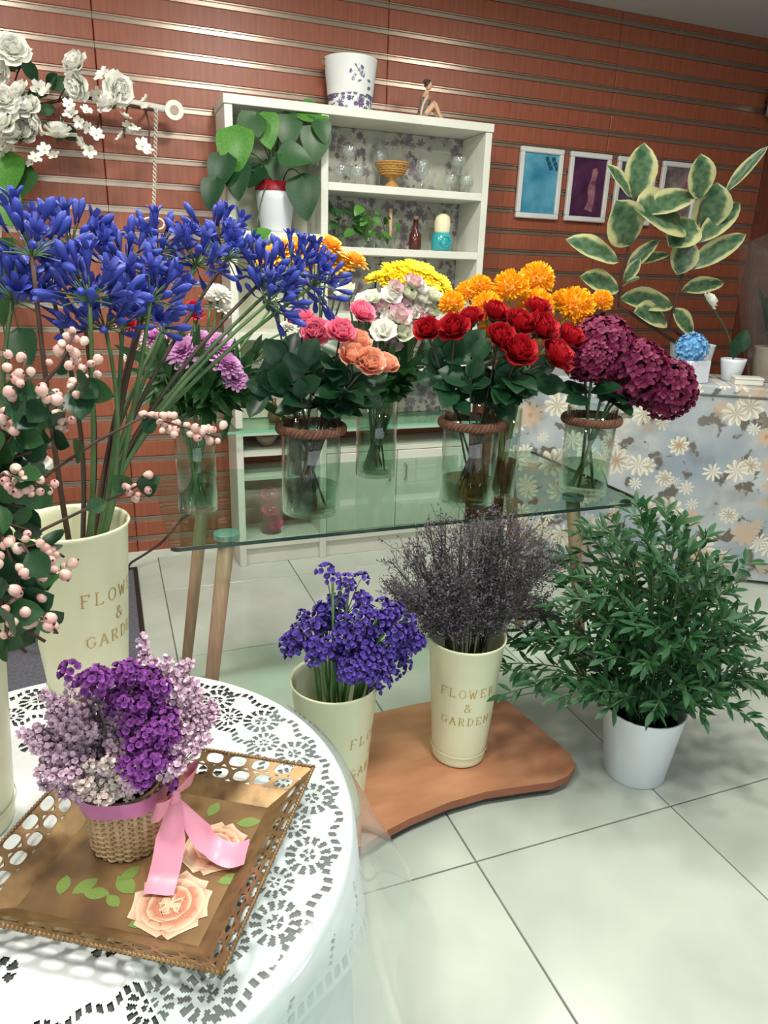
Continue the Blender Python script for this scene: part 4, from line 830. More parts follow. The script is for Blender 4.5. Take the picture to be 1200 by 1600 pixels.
B4 = bucket((-.285, 1.085, RZ), math.radians(-75), 'cream enamel bucket of pink snowberries at the left edge')
PZ = .052
c2 = onZ(523, 1058, PZ+BH); B2 = bucket((c2.x, c2.y, PZ), math.radians(-35), 'cream enamel bucket of violet statice, half hidden by the lace cloth')
c3 = onZ(730, 990, PZ+BH); B3 = bucket((c3.x, c3.y, PZ), math.radians(-108), 'cream enamel bucket of misty grey limonium on the wooden board')
# wooden platform
pp = [(520, 1330), (567, 1322), (600, 1300), (640, 1279), (700, 1254), (760, 1237), (820, 1228), (865, 1222), (888, 1212), (899, 1197), (893, 1180), (870, 1160), (830, 1126), (785, 1089), (720, 1088), (650, 1100), (585, 1114), (500, 1130)]
poly = [onZ(px, py, .05) for px, py in pp]; pcx = Vector((sum(p.x for p in poly)/len(poly), sum(p.y for p in poly)/len(poly), 0))
t = thing('display_board', pcx, 'low reddish wooden board with a concave front edge on the floor', 'board')
pl = [(p.x-pcx.x, p.y-pcx.y) for p in poly]
if sum(a[0]*c[1]-c[0]*a[1] for a, c in zip(pl, pl[1:]+pl[:1])) < 0: pl = pl[::-1]
b = MB(); b.prism(pl, .026, .05, 0, 1); obj('board', b, [m_board, m_board_edge], t)
b = MB(); b.prism([(x*.93, y*.93) for x, y in pl], .008, .0255, 0); obj('underframe', b, m_dark, t)
for x, y in ((-.2, .05), (.2, .1), (.1, -.1), (-.15, -.1)): b = MB(); b.lathe([(.02, 0), (.02, .008), (.001, .008)], 12, 0, (x, y, 0)); obj('foot', b, m_dark, t)
# white pot on the floor
WP = Vector((1.337, 1.345, 0)); PH = .225
t = thing('plant_pot', WP, 'plain white tapered pot on the tiles holding the green foliage', 'pot')
b = MB(); b.lathe([(.082, 0), (.086, .004), (.113, PH-.004), (.115, PH), (.110, PH), (.108, PH-.01), (.083, .01), (.001, .01)], 40); obj('body', b, m_pot, t, smooth=True)
b = MB(); b.lathe([(.106, PH*.75), (.001, PH*.75)], 24); obj('soil', b, m_soil, t)

# ------------------------------------------------------------------ agapanthus
def bud_mb(L, r, open_):
    b = MB(); prof = [(r*.25, 0), (r*.35, L*.2), (r*.8, L*.5), (r, L*.72)] + ([(r*.75, L*.88), (.0005, L)] if not open_ else [(r*1.1, L*.8)])
    b.lathe(prof, 8, 0, cap=not open_, t=[q[1]/L for q in prof])
    if open_:
        for i in range(6): petal(b, L*.5, r*.75, .35, 1.0, i*math.pi/3, r*.8, L*.7, 2, 3, .2, .3)
    return b
AGB = mk(bud_mb(.046, .0066, False), 'floret', m_ag); AGO = mk(bud_mb(.040, .0065, True), 'floret', m_ag)
random.seed(33)
def agapanthus(px, py, y, lab, n=24, sz=1.08, open_=.38):
    E_ = onY(px, py, y); a = math.atan2(E_.y-B1.y, E_.x-B1.x); m_ = B1 + Vector((math.cos(a)*.07, math.sin(a)*.07, BH)); foot = B1 + Vector((-math.cos(a)*.04+U(-.02, .02), -math.sin(a)*.04+U(-.02, .02), .012))
    t = thing('agapanthus', foot, lab, 'agapanthus', 'blue agapanthus in the cream bucket'); P = [foot, foot.lerp(m_, .5), m_] + quad(m_, m_+(m_-foot)*.5, E_, 8)[1:]
    b = MB(); b.tube([p-foot for p in P], [.0058-.00022*i for i in range(len(P))], 8); obj('stem', b, random.choice((m_stem, m_stem_d, m_stem_br, m_stem)), t, smooth=True)
    ax = (P[-1]-P[-2]).normalized()
    for d in fib(n, -.15):
        d = (Matrix.Rotation(0, 3, 'Z') @ (ax.to_track_quat('Z', 'Y') @ d)); d = (d+rv(.22)).normalized(); L = U(.028, .05)*sz; q = E_ + d*L
        b = MB(); b.tube([E_-foot, (E_+d*L*.55)-foot+Vector((0, 0, .002)), q-foot], .0013, 4, cap=False); obj('pedicel', b, m_stem, t, smooth=True)
        d2 = d + Vector((0, 0, U(-.35, .9))); inst('floret', AGO if random.random() < open_ else AGB, t, orient(q-foot, d2, U(0, 6), sz*U(.85, 1.15)))
for px, py, y, lab in ((50, 400, 1.32, 'dark blue agapanthus nearest the left edge'), (140, 470, 1.30, 'large blue agapanthus low on a thick dark stem at the left'), (112, 385, 1.5, 'tall blue agapanthus rising highest beside the heart leaves'), (195, 420, 1.48, 'blue agapanthus second head behind the thick dark stem'),
                       (248, 395, 1.62, 'blue agapanthus below the hanging chain'), (235, 470, 1.40, 'blue agapanthus with low open florets on a green stem'), (305, 415, 1.60, 'blue agapanthus left of the bookcase edge'), (355, 405, 1.66, 'blue agapanthus in front of the bookcase edge'),
                       (408, 440, 1.62, 'blue agapanthus in front of the white pot with red rim'), (455, 425, 1.70, 'blue agapanthus in front of the apricot flowers'), (490, 446, 1.68, 'rightmost blue agapanthus above the pink roses'), (418, 474, 1.58, 'low blue agapanthus leaning far right over the pink roses'), (20, 470, 1.40, 'blue agapanthus cut by the left edge above the snowberries'), (330, 380, 1.80, 'small blue agapanthus at the back by the bookcase'), (222, 500, 1.52, 'drooping blue agapanthus just above the lilac chrysanthemums'), (165, 515, 1.40, 'lowest blue agapanthus hanging over the snowberries'), (80, 455, 1.45, 'blue agapanthus half hidden behind the leftmost heads')):
    agapanthus(px, py, y, lab)

# ------------------------------------------------------------------ snowberries
bm_ = MB(); bm_.lathe([(.0016, -.002), (.005, .001), (.0078, .006), (.0075, .011), (.004, .0145), (.001, .0155)], 10, 0, t=[0, .2, .5, .8, 1, 1]); bm_.lathe([(.0012, .015), (.002, .017), (.0005, .018)], 6, 1)
BERRY = mk(bm_, 'berry', [m_berry, m_stem_br])
random.seed(41)
def snowberry(tip, y, n, lab, span=70, dirpx=(1, -.4), nl=5):
    E_ = onY(tip[0], tip[1], y); S = onY(tip[0]-dirpx[0]*span, tip[1]-dirpx[1]*span, y+U(-.02, .02)); a = math.atan2(S.y-B4.y, S.x-B4.x)
    m_ = B4+Vector((math.cos(a)*.075, math.sin(a)*.075, BH)); foot = B4+Vector((-math.cos(a)*.03+U(-.02, .02), -math.sin(a)*.03, .012))
    t = thing('snowberry_branch', foot, lab, 'branch', 'pink snowberry branches'); P = [foot, m_] + quad(m_, m_+Vector((0, 0, max(.04, (S.z-m_.z)*.6))), S, 6)[1:] + [S.lerp(E_, .5), E_]
    b = MB(); b.tube([p-foot for p in P], [.004-.00025*i for i in range(len(P))], 6); obj('stem', b, m_stem_br, t, smooth=True)
    n = int(n*1.35)
    for j in range(n):
        p = S.lerp(E_, (j+.5)/n) + rv(.015); d = (E_-S).normalized()*.4+rv(1)+Vector((0, -.3, .2)); inst('berry', BERRY, t, orient(p-foot, d, 0, U(.6, 1.0)))
    for j in range(nl):
        i = U(2.2, len(P)-1.5); p = P[int(i)].lerp(P[int(i)+1], i % 1); inst('leaf', random.choice((LEAFD, LEAF)), t, leafmat(p-foot, rv(1)+Vector((.2, -.2, 0)), -FWD+rv(.6), U(.032, .055)) @ Matrix.Diagonal((1.25, 1, 1, 1)))
for i, (tip, y, n, lab, span, dp) in enumerate((((342, 684), 1.22, 24, 'pink snowberry sprig reaching right over the glass table', 115, (1, .3)), ((228, 752), 1.2, 7, 'small pink snowberry sprig above the bucket rim', 40, (.9, -.5)), ((115, 520), 1.05, 10, 'tall pink snowberry branch beside the dark agapanthus stem', 50, (.4, -1)), ((140, 570), 1.1, 7, 'pink snowberry branch right of the tall one', 50, (.5, -.8)),
        ((40, 560), 1.0, 9, 'pink snowberry branch high at the left edge', 55, (.2, -1)), ((75, 610), .98, 8, 'pink snowberry branch between the high ones', 45, (.6, -.7)), ((25, 640), 1.0, 8, 'pink snowberry branch at mid height by the left edge', 40, (.1, -1)), ((95, 640), 1.1, 7, 'pink snowberry twig against the wall slats', 45, (.3, -1)), ((70, 760), .97, 10, 'full pink snowberry cluster above the white bucket rim', 55, (.6, .2)), ((30, 760), .96, 8, 'pink snowberry cluster by the left edge at rim height', 40, (.6, .5)),
        ((130, 600), 1.15, 6, 'pale snowberry twig crossing the agapanthus stems', 40, (.8, -.5)), ((100, 870), .98, 6, 'snowberry twig hanging over the lettered bucket', 50, (.8, .4)), ((60, 890), .92, 7, 'snowberry twig drooping at the left below the rim', 50, (.5, .8)), ((110, 905), .95, 5, 'faded snowberry twig at the bucket front', 50, (.9, .6)), ((90, 990), .9, 6, 'lowest snowberry twig hanging beside the gold lettering', 60, (.6, .8)), ((45, 975), .9, 6, 'snowberry twig hanging low at the left edge', 55, (.3, 1)), ((20, 880), .92, 6, 'snowberry twig cut by the left edge', 45, (.4, 1)), ((15, 1000), .9, 3, 'leafy snowberry twig covering the rim at the left edge', 60, (.2, 1)))):
    snowberry(tip, y, n, lab, span, dp, 8 if i > 10 else 7)
random.seed(43)
for k in range(26):
    px, py = U(-10, 85), U(560, 1020); E_ = onY(px, py, U(.95, 1.08)); foot = B4+Vector((U(-.03, .03), U(-.03, .03), .012)); t = thing('leafy_branch', foot, ('leafy snowberry branch without fruit, above the left bucket rim' if py < 800 else 'leafy snowberry branch without fruit, drooping over the left bucket'), 'branch', 'bare leafy branches in the left bucket')
    P = [foot, B4+Vector((U(-.07, .07), U(-.07, .07), BH))] + quad(B4+Vector((0, 0, BH)), B4+Vector((0, 0, BH+.2 if E_.z > .95 else BH+.08)), E_, 6)[1:]; b = MB(); b.tube([p-foot for p in P], .0025, 5); obj('stem', b, m_stem_br, t, smooth=True)
    for j in range(13): i = U(2, len(P)-1.01); p = P[int(i)].lerp(P[int(i)+1], i % 1); inst('leaf', random.choice((LEAFD, LEAFD, LEAF)), t, leafmat(p-foot, rv(1), -FWD+rv(.6), U(.032, .052)) @ Matrix.Diagonal((1.25, 1, 1, 1)))

# ------------------------------------------------------------------ statice, limonium, ruscus
def tuft(seed, n, r, L, Wd, z=.5):
    R = random.Random(seed); b = MB()
    for d in fib(n, -.2):
        p = MB(); s = R.random()*6
        for k in range(5): petal(p, L, Wd, .5, 1.1, s+k*1.257, 0, 0, 1, 2, .2, .3)
        b.merge(p, orient(d*r*R.uniform(.6, 1), d+Vector((0, 0, .4))))
    return b
STAT = [mk(tuft(s, 9, .015, .010, .0048), 'flower_cluster', m_stat) for s in (1, 2, 3)]
random.seed(51)
tg = [(520, 905), (545, 915), (500, 960), (530, 950), (560, 955), (590, 965), (615, 955), (480, 985), (510, 985), (545, 985), (575, 995), (600, 990), (630, 985), (470, 1000), (495, 1010), (525, 1015), (555, 1020), (585, 1025), (610, 1015), (635, 1010), (565, 1045), (600, 1045), (540, 1040)]
for k, (px, py) in enumerate(tg):
    y = B2.y + U(-.08, .06) - (.05 if py > 1010 else 0); E_ = onY(px, py, y); foot = B2+Vector((U(-.04, .04), U(-.04, .04), .012)); dn = Vector((E_.x-B2.x, E_.y-B2.y, 0)); m_ = B2+dn*.55+Vector((0, 0, BH-.01))
    t = thing('statice_stem', foot, ('violet statice stem on the left of the half-hidden bucket' if px < 520 else 'violet statice stem in the middle of the half-hidden bucket' if px < 580 else 'violet statice stem leaning right out of the half-hidden bucket') if k > 1 else ('tallest violet statice stem standing above the bunch', 'violet statice stem just right of the tallest')[k], 'statice', 'violet statice stems'); P = [foot, m_]+quad(m_, m_+Vector((0, 0, .05)), E_, 5)[1:]
    b = MB(); b.tube([p-foot for p in P], .0032, 5); obj('stem', b, m_stem_f, t, smooth=True)
    for j in range(9 if k > 1 else 4):
        q = E_+Vector((U(-.038, .038), U(-.035, .035), U(-.05, .016))) if j else E_
        b = MB(); b.tube([P[-2]-foot, (P[-2]+q)/2-foot+Vector((0, 0, .005)), q-foot], .0012, 4); obj('branchlet', b, m_stem, t, smooth=True); inst('flower_cluster', STAT[j % 3], t, orient(q-foot, dn+Vector((0, 0, .12))+rv(.05), U(0, 6), U(.8, 1.15)))
random.seed(57)
for k in range(60):
    px = U(610, 870); top = 800+((px-740)/125)**2*70 if px < 740 else 800+((px-740)/120)**2*60; py = top+U(0, 1)**1.6*130
    E_ = onY(px, py, B3.y+U(-.1, .1)); foot = B3+Vector((U(-.04, .04), U(-.04, .04), .012)); dn = Vector((E_.x-B3.x, E_.y-B3.y, 0)); k_ = min(1, .085/max(dn.length, .01)); m_ = B3+dn*.7*k_+Vector((0, 0, BH-.005))
    t = thing('limonium_stem', foot, ('misty limonium stem fanning out on the left of its bucket' if px < 695 else 'misty limonium stem standing in the middle of its bucket' if px < 785 else 'misty limonium stem leaning right towards the ruscus'), 'limonium', 'misty limonium stems'); P = [foot, m_]+quad(m_, m_+Vector((dn.x*.2, dn.y*.2, .1)), E_, 8)[1:]
    b = MB(); b.tube([p-foot for p in P], .0018, 4)
    fl = MB()
    for j in range(44):
        i = U(1.4, 8.95); p = P[int(i)].lerp(P[int(i)+1], i % 1); d = ((P[-1]-P[2]).normalized()+rv(.75)); L = U(.03, .085); q = p+d.normalized()*L
        b.tube([p-foot, (p+q)/2-foot+Vector((0, 0, -.004)), q-foot], .0008, 3, cap=False)
        for s in range(12):
            c = p.lerp(q, U(.3, 1))+rv(.011)-foot; e = U(.0028, .0054); a, bb = rv(1).normalized(), rv(1).normalized(); fl.add([c-a*e, c+bb*e*.6, c+a*e, c-bb*e*.6], [(0, 1, 2, 3)])
    obj('stem', b, m_limstem, t, smooth=True); obj('florets', fl, m_lim, t, kind='stuff')
random.seed(61)
RC = WP+Vector((0, 0, PH))
for k in range(108):
    a = k*2.39996; f = math.sqrt((k+.5)/108); front = max(0, -math.sin(a+.3)); R_ = (.05+.42*f*U(.82, 1.08))*(1-.25*front); hh = .54-.52*f**2.0+U(-.08, .05)+.08*front*f
    E_ = RC+Vector((math.cos(a)*R_, math.sin(a)*R_*.85+.05, hh)); foot = WP+Vector((U(-.05, .05), U(-.05, .05), PH*.75-.01)); m_ = RC+Vector((math.cos(a)*.06*f, math.sin(a)*.06*f, .0))
    t = thing('ruscus_stem', foot, ('upright green ruscus stem in the crown of the floor pot' if f < .45 else 'green ruscus stem leaning towards the floral counter' if math.sin(a) > .6 else 'green ruscus stem reaching left towards the wooden board' if math.cos(a) < -.5 else 'green ruscus stem arching to the right out of the floor pot' if math.cos(a) > .5 else 'green ruscus stem hanging forward over the white pot rim'), 'foliage', 'ruscus stems in the white floor pot'); P = [foot]+quad(m_, m_+Vector((math.cos(a)*R_*.35, math.sin(a)*R_*.35, max(hh, .12)*.9+.05)), E_, 9)
    b = MB(); b.tube([p-foot for p in P], .0022, 4); obj('stem', b, m_stem, t, smooth=True)
    n = 26
    for j in range(n):
        i = 2.3+(len(P)-3.31)*(j+.5)/n; p = P[int(i)].lerp(P[int(i)+1], i % 1); ax = (P[int(i)+1]-P[int(i)]).normalized(); sd = ax.cross(rv(1)).normalized(); d = ax*.65+sd*U(.6, 1)
        inst('leaf', RUSC[0 if random.random() < .65 else 1], t, leafmat(p-foot, d, Vector((0, -.3, 1))+rv(.5), U(.038, .062)))
    inst('leaf', RUSC[0], t, leafmat(E_-foot, P[-1]-P[-2], (0, -.3, 1), .055))

# ------------------------------------------------------------------ round lace-covered table
RC_ = Vector((-.135, 1.03, 0)); RR = .462
t = thing('round_table', RC_, 'round table hidden under the white lace cloth', 'table')
b = MB(); b.lathe([(RR-.012, RZ-.032), (RR-.006, RZ-.030), (RR-.006, RZ-.008), (RR-.012, RZ-.005), (.001, RZ-.005)], 64); obj('table_top', b, m_tabletop, t, smooth=False)
b = MB(); b.lathe([(.19, 0), (.19, .02), (.05, .05), (.035, .1), (.035, RZ-.06), (.09, RZ-.033), (.001, RZ-.033)], 24); obj('pedestal', b, m_tabletop, t, smooth=True)
# skirt
t = thing('table_skirt', RC_, 'plain white cloth hanging to the floor around the round table', 'cloth')
b = MB()
def skirt(u, v): a = 2*math.pi*u; r = RR-.003+v*(.015+.016*math.sin(11*a+.7)+.010*math.sin(17*a)); return (r*math.cos(a), r*math.sin(a), RZ-.012-(RZ-.016)*v)
b.grid(skirt, 220, 10, wrap=True); obj('cloth', b, m_cloth, t, smooth=True)
# lace topper: mesh with real openings
NA, NS = 900, 210; SMAX = RR+.24
def hang(a):   # how far the cloth hangs below the rim: longest at the corner on the right
    d = (a+math.radians(12)+math.pi) % (2*math.pi)-math.pi; k = abs(((d+math.pi/4) % (math.pi/2))-math.pi/4)/(math.pi/4)
    return .085+.085*(1-k)**1.3
aa = np.linspace(0, 2*np.pi, NA, endpoint=False); hv = np.array([hang(x) for x in aa])
ss = np.linspace(.02, 1, NS+1)
A_, S_ = np.meshgrid(aa, ss); tot = RR+hv[None, :]; S_ = S_*tot
over = np.clip(S_-RR, 0, None); fold = np.minimum(over/.05, 1)
bend = .022; rad = np.where(S_ < RR-.0, S_, RR+bend*(1-np.exp(-over/bend))*.55) + over*(.12+.16*np.sin(9*A_+.4)*fold*.6)
zz = np.where(S_ < RR, RZ-.0012, RZ-.0012-over*.93*np.minimum(1, over/.02+.2)) + np.where(S_ < RR, .0004*np.sin(A_*23+S_*60), 0)
XX, YY = rad*np.cos(A_), rad*np.sin(A_)
def lace_mask(A, S, tot):
    """True where thread is; band of scrolls near the rim of the table plus edging holes at the hem"""
    R0, R1 = .325, .452; mid = (R0+R1)/2; NP = 20; u = (A*NP/(2*np.pi)) % 1.0; per = 2*np.pi*mid/NP; x = (u-.5)*per; y = S-mid
    solid = np.ones_like(S, bool); band = (S > R0) & (S < R1)
    hole = np.zeros_like(solid)
    for cx, cy, r in ((0, .012, .036), (per*.5, -.022, .030), (-per*.5, -.022, .030)):
        dx, dy = x-cx, y-cy; d = np.hypot(dx, dy); an = np.arctan2(dy, dx)
        ring = (d < r) & (d > r*.56); bars = (np.abs(((an*13/(2*np.pi)) % 1)-.5) > .30); hole |= ring & ~bars
        inner = (d < r*.34); hole |= inner & (np.abs(((an*5/(2*np.pi)) % 1)-.5) < .33) & (d > r*.08)
    wv = .040*np.sin(2*np.pi*u)*.6
    for off in (.050, -.052):
        dd = np.abs(y-off-.006*np.sin(2*np.pi*u*2)); bars = (((A*NP*9/(2*np.pi)) % 1) < .36); hole |= (dd < .0065) & ~bars
    hole &= band
    h2 = (np.abs(S-(tot-.022)) < .011) & (((A*150/(2*np.pi)) % 1) > .38); hole |= h2
    # small scattered eyelets in the middle field
    uu = (A*12/(2*np.pi)) % 1; xs = (uu-.5)*2*np.pi*.25/12; d = np.hypot(xs, S-.25); an = np.arctan2(S-.25, xs); hole |= (d < .022) & (d > .009) & (np.abs(((an*6/(2*np.pi)) % 1)-.5) < .32)
    # dangling leaf sprigs between band and hem
    for nn, s0, off in ((30, RR+.045, 0), (30, RR+.075, .5)):
        uu = (A*nn/(2*np.pi)+off) % 1; xs = (uu-.5)*2*np.pi*RR/nn; ys = S-s0; hole |= (np.abs(xs*.8+ys*.5) < .004) & (np.abs(ys) < .016) & (((ys*300) % 1) > .3) & (S < tot-.04)
    return ~hole
tt = np.broadcast_to(tot, S_.shape)
Am = A_+np.pi/NA; Sm = (S_[:-1]+S_[1:])/2; keep = lace_mask(Am[:-1], Sm, tt[:-1])
V = np.stack([XX, YY, zz], -1).reshape(-1, 3); V = np.vstack([V, [0, 0, RZ-.0012]])
jj, ii = np.nonzero(keep); kk = (ii+1) % NA
FQ = np.stack([jj*NA+ii, jj*NA+kk, (jj+1)*NA+kk, (jj+1)*NA+ii], -1)
me = bpy.data.meshes.new('lace_cloth'); nF = len(FQ); cen = len(V)-1
me.from_pydata(V.tolist(), [], FQ.tolist()+[(cen, i, (i+1) % NA) for i in range(NA)]); me.materials.append(m_cloth); me.polygons.foreach_set('use_smooth', [True]*len(me.polygons)); me.update()
lo = inst('lace_cloth', me); lo.location = RC_; tag(lo, 'white lace tablecloth with open scrollwork border on the round table', 'tablecloth')
# clear plastic cover hanging over the right of the table
b = MB(); a0, a1 = math.radians(-72), math.radians(28)
def film(u, v):
    a = a0+(a1-a0)*u; s = .30+v*.50
    if s < RR: return (s*math.cos(a), s*math.sin(a), RZ+.0012)
    o = s-RR; r = RR+.012+o*(.34+.12*math.sin(7*a+1)); return (r*math.cos(a), r*math.sin(a), RZ+.0012-max(0, o-.006)*.95)
b.grid(film, 70, 26); fo = tag(obj('plastic_cover', b, m_film, smooth=True), 'clear plastic film draped over the right side of the lace cloth', 'plastic sheet'); fo.location = RC_

# ------------------------------------------------------------------ gilt tray
c1 = Vector((.269, .981)); c2_ = Vector((.062, .653)); c4 = Vector((-.068, 1.190))
ex = (c1-c4).normalized(); ey = Vector((-ex.y, ex.x)); wx = (c1-c4).length; wy = (c1-c2_).length
ctr = (c4+c2_)/2; TZ = RZ+.0015
t = thing('gilt_tray', (ctr.x, ctr.y, TZ), 'square antique gold tray with pierced rim and painted roses on the lace cloth', 'tray', rz=math.atan2(ex.y, ex.x))
hx, hy = wx/2, wy/2; ix, iy = hx-.062, hy-.062; RH = .050
# painted base
m, N, L, bs = nt('painted_tray_base'); g = NG(N, L); bs.inputs['Roughness'].default_value = .25; bs.inputs['Metallic'].default_value = .25
tc = N.new('ShaderNodeTexCoord'); sx = N.new('ShaderNodeSeparateXYZ'); L.new(tc.outputs['Object'], sx.inputs[0]); X, Y = sx.outputs[0], sx.outputs[1]
no = g.noise(tc.outputs['Object'], 22, 3); col = g.mix(g.step(g.noise(tc.outputs['Object'], 9, 3), .35, .65), lin((112, 88, 66)), lin((150, 120, 82)))
L.new(col, bs.inputs['Base Color']); m_paint = m
b = MB(); b.box((-ix, -iy, 0), (ix, iy, .004), 0); tb_ = obj('base', b, m_paint, t, label='tray base painted with peach roses')
m_pr = M('painted_rose', (182, 108, 84), (204, 146, 116), tip=(234, 208, 180), rough=.35, scale=40, tpos=(.62, 1.0)); m_pl = M('painted_leaf', (96, 126, 62), (140, 162, 90), rough=.35, scale=30)
PRO = mk(rose_mb(21, 1.15), 'painted_rose', [m_pr, m_pr]); PLF = mk(leaf_mb(1, .28, 0, 0), 'painted_leaf', m_pl)
for k, (rx, ry, rr) in enumerate(((.085, .03, .046), (.07, -.08, .050))): inst('painted_rose', PRO, tb_, T(rx, ry, .0050) @ Matrix.Rotation(k*1.3, 4, 'Z') @ Matrix.Diagonal((rr/1.15, rr/1.15, .0008, 1)))
for lx, ly, an, a_ in ((.03, -.125, .7, .045), (.055, -.128, 1.3, .04), (.085, -.125, 2.0, .04), (.01, -.075, 2.6, .045), (.118, -.03, .6, .035), (-.075, -.095, 1.0, .04), (-.06, -.09, .2, .038), (-.09, -.1, 1.9, .035), (-.02, -.06, 1.2, .035), (-.025, -.085, -.5, .03), (.05, .09, 1.5, .035), (.1, .085, .4, .04), (.03, -.01, 2.7, .04)):
    inst('painted_leaf', PLF, tb_, T(lx, ly, .0046) @ Matrix.Rotation(an-math.pi/2, 4, 'Z') @ Matrix.Scale(a_, 4))
# sloping inner band then pierced rim, one panel per side
def side(length_in, length_mid, length_out, din, dmid, dout, rot, z1, z2):
    R_ = Matrix.Rotation(rot, 4, 'Z'); b = MB(); th = .0025
    v = [(-length_in, din, .004), (length_in, din, .004), (length_mid, dmid, z1), (-length_mid, dmid, z1)]; v2 = [(x, y+th, z-th) for x, y, z in v]
    b.add([R_ @ Vector(p) for p in v+v2], [(0, 1, 2, 3), (7, 6, 5, 4), (0, 4, 5, 1), (1, 5, 6, 2), (2, 6, 7, 3), (3, 7, 4, 0)])
    obj('inner_band', b, m_brass, t)
    # pierced panel: rows of rounded openings
    b = MB(); nrow = 2; n = 9
    def P(u, v): l = length_mid+(length_out-length_mid)*v; y = dmid+(dout-dmid)*v; return Vector((u*l, y, z1+(z2-z1)*v))
    for r in range(nrow):
        offs = .5 if r else 0
        cells = [(-1+2*(i-offs)/n, -1+2*(i+1-offs)/n) for i in range(n+(1 if offs else 0))]
        for ua, ub in cells:
            ua, ub = max(ua, -1), min(ub, 1); va, vb = r/nrow, (r+1)/nrow
            if ub-ua < 1.2/n: hole = False
            else: hole = True
            outer = []; inner = []; K = 16
            for k in range(K):
                a = 2*math.pi*k/K+math.pi/K; c, s_ = math.cos(a), math.sin(a); mx = max(abs(c), abs(s_)); ox, oy = c/mx, s_/mx
                outer.append(P((ua+ub)/2+ox*(ub-ua)/2, (va+vb)/2+oy*(vb-va)/2)); kx = (abs(c)**.7)*(1 if c > 0 else -1); ky = (abs(s_)**.7)*(1 if s_ > 0 else -1)
                inner.append(P((ua+ub)/2+kx*(ub-ua)*.36, (va+vb)/2+ky*(vb-va)*.36))
            if hole:
                dn = Vector((0, .0022, -.0022)); vv = [R_ @ p for p in outer+inner+[q+dn for q in inner]+[q+dn for q in outer]]; f = []
                for k in range(K): j = (k+1) % K; f += [(k, j, K+j, K+k), (K+k, K+j, 2*K+j, 2*K+k), (2*K+k, 2*K+j, 3*K+j, 3*K+k)]
                b.add(vv, f)
            else: b.add([R_ @ p for p in outer], [tuple(range(K))])
    obj('pierced_panel', b, m_brass, t)
    b = MB(); P0 = R_ @ Vector((-length_out, dout, z2)); P1 = R_ @ Vector((length_out, dout, z2)); b.tube([P0, P1], .0022, 6); nb = int((P1-P0).length/.0065)
    for k in range(nb+1):
        p = P0.lerp(P1, k/nb); r = .0036; b.lathe([(r*math.sin(a), r*math.cos(a)) for a in [math.pi*q/4 for q in range(5)]], 6, 0, tuple(p))
    obj('beaded_edge', b, m_brass, t, smooth=True)
for rot, A__, B__ in ((0, (ix, hx-.036, hx), (iy, hy-.036, hy)), (math.pi, (ix, hx-.036, hx), (iy, hy-.036, hy)), (math.pi/2, (iy, hy-.036, hy), (ix, hx-.036, hx)), (-math.pi/2, (iy, hy-.036, hy), (ix, hx-.036, hx))):
    side(*A__, *B__, rot, .022, RH)

# ------------------------------------------------------------------ wicker basket arrangement
BK = Vector((-.034, .970, TZ+.0045)); bh, rb, rt_ = .108, .054, .060
t = thing('wicker_basket', BK, 'small pale wicker basket tied with a pink satin ribbon on the gold tray', 'basket')
b = MB(); b.lathe([(.001, 0), (rb-.003, 0), (rt_-.004, bh), (rt_-.008, bh), (rb-.007, .006), (.001, .006)], 40); obj('liner', b, m_wick, t, smooth=True)
ns = 27
b = MB()
for k in range(ns): a = 2*math.pi*k/ns; b.tube([(rb*math.cos(a), rb*math.sin(a), .001), (rt_*math.cos(a), rt_*math.sin(a), bh)], .0042, 6)
obj('stakes', b, m_wick, t, smooth=True, kind='stuff')
for row in range(22):
    z = .004+row*(bh-.008)/21; r0 = rb+(rt_-rb)*z/bh; b = MB(); n = ns*6
    b.tube([((r0+.003*math.cos(ns*q/2+row*math.pi))*math.cos(q), (r0+.003*math.cos(ns*q/2+row*math.pi))*math.sin(q), z) for q in [2*math.pi*i/n*1.0 for i in range(n+1)]], .0024, 5); obj('weaver', b, m_wick, t, smooth=True)
b = MB(); b.grid(lambda u, v: ((rt_+.0065+.002*math.sin(u*25.13))*math.cos(2*math.pi*u), (rt_+.0065+.002*math.sin(u*25.13))*math.sin(2*math.pi*u), bh*.80+.026*v+.002*math.sin(u*18.85)), 60, 3, wrap=True); obj('ribbon_band', b, m_ribbon2, t, smooth=True, label='mauve satin band')
# bow: two loops, knot, two tails
fa = math.radians(-38); kd = Vector((math.cos(fa), math.sin(fa), 0)); ks = Vector((-kd.y, kd.x, 0)); K0 = kd*(rt_+.020)+Vector((0, 0, bh*.90))
def strip(name, pts, wdir, wd):
    b = MB(); P = pts; n = len(P)-1
    def fn(u, v):
        p = P[min(int(round(v*n)), n)]; w = wdir[min(int(round(v*n)), n)] if isinstance(wdir, list) else wdir; wq = wd[min(int(round(v*n)), n)] if isinstance(wd, list) else wd
        return tuple(p+w*(u-.5)*wq+Vector((0, 0, .0015*math.sin(u*6))))
    b.grid(fn, 4, n); return obj(name, b, m_ribbon, t, smooth=True)
up_ = Vector((0, 0, 1))
for s in (-1, 1):
    P = [K0+ks*s*x+kd*y+up_*z for x, y, z in ((0, 0, 0), (.014, .010, .008), (.032, .018, .014), (.046, .016, .015), (.050, .006, .013), (.040, -.002, .008), (.020, -.002, .002), (0, .001, -.002))]
    strip('bow_loop', P, (up_*.9+kd*.3).normalized(), [.012, .022, .034, .042, .042, .034, .022, .012])
b = MB(); b.lathe([(.001, -.012), (.008, -.008), (.010, 0), (.008, .008), (.001, .012)], 12, 0, tuple(K0+kd*.006)); obj('bow_knot', b, m_ribbon, t, smooth=True)
def to_l(px, py, z): return onZ(px, py, z)-BK
z_t = TZ+.008
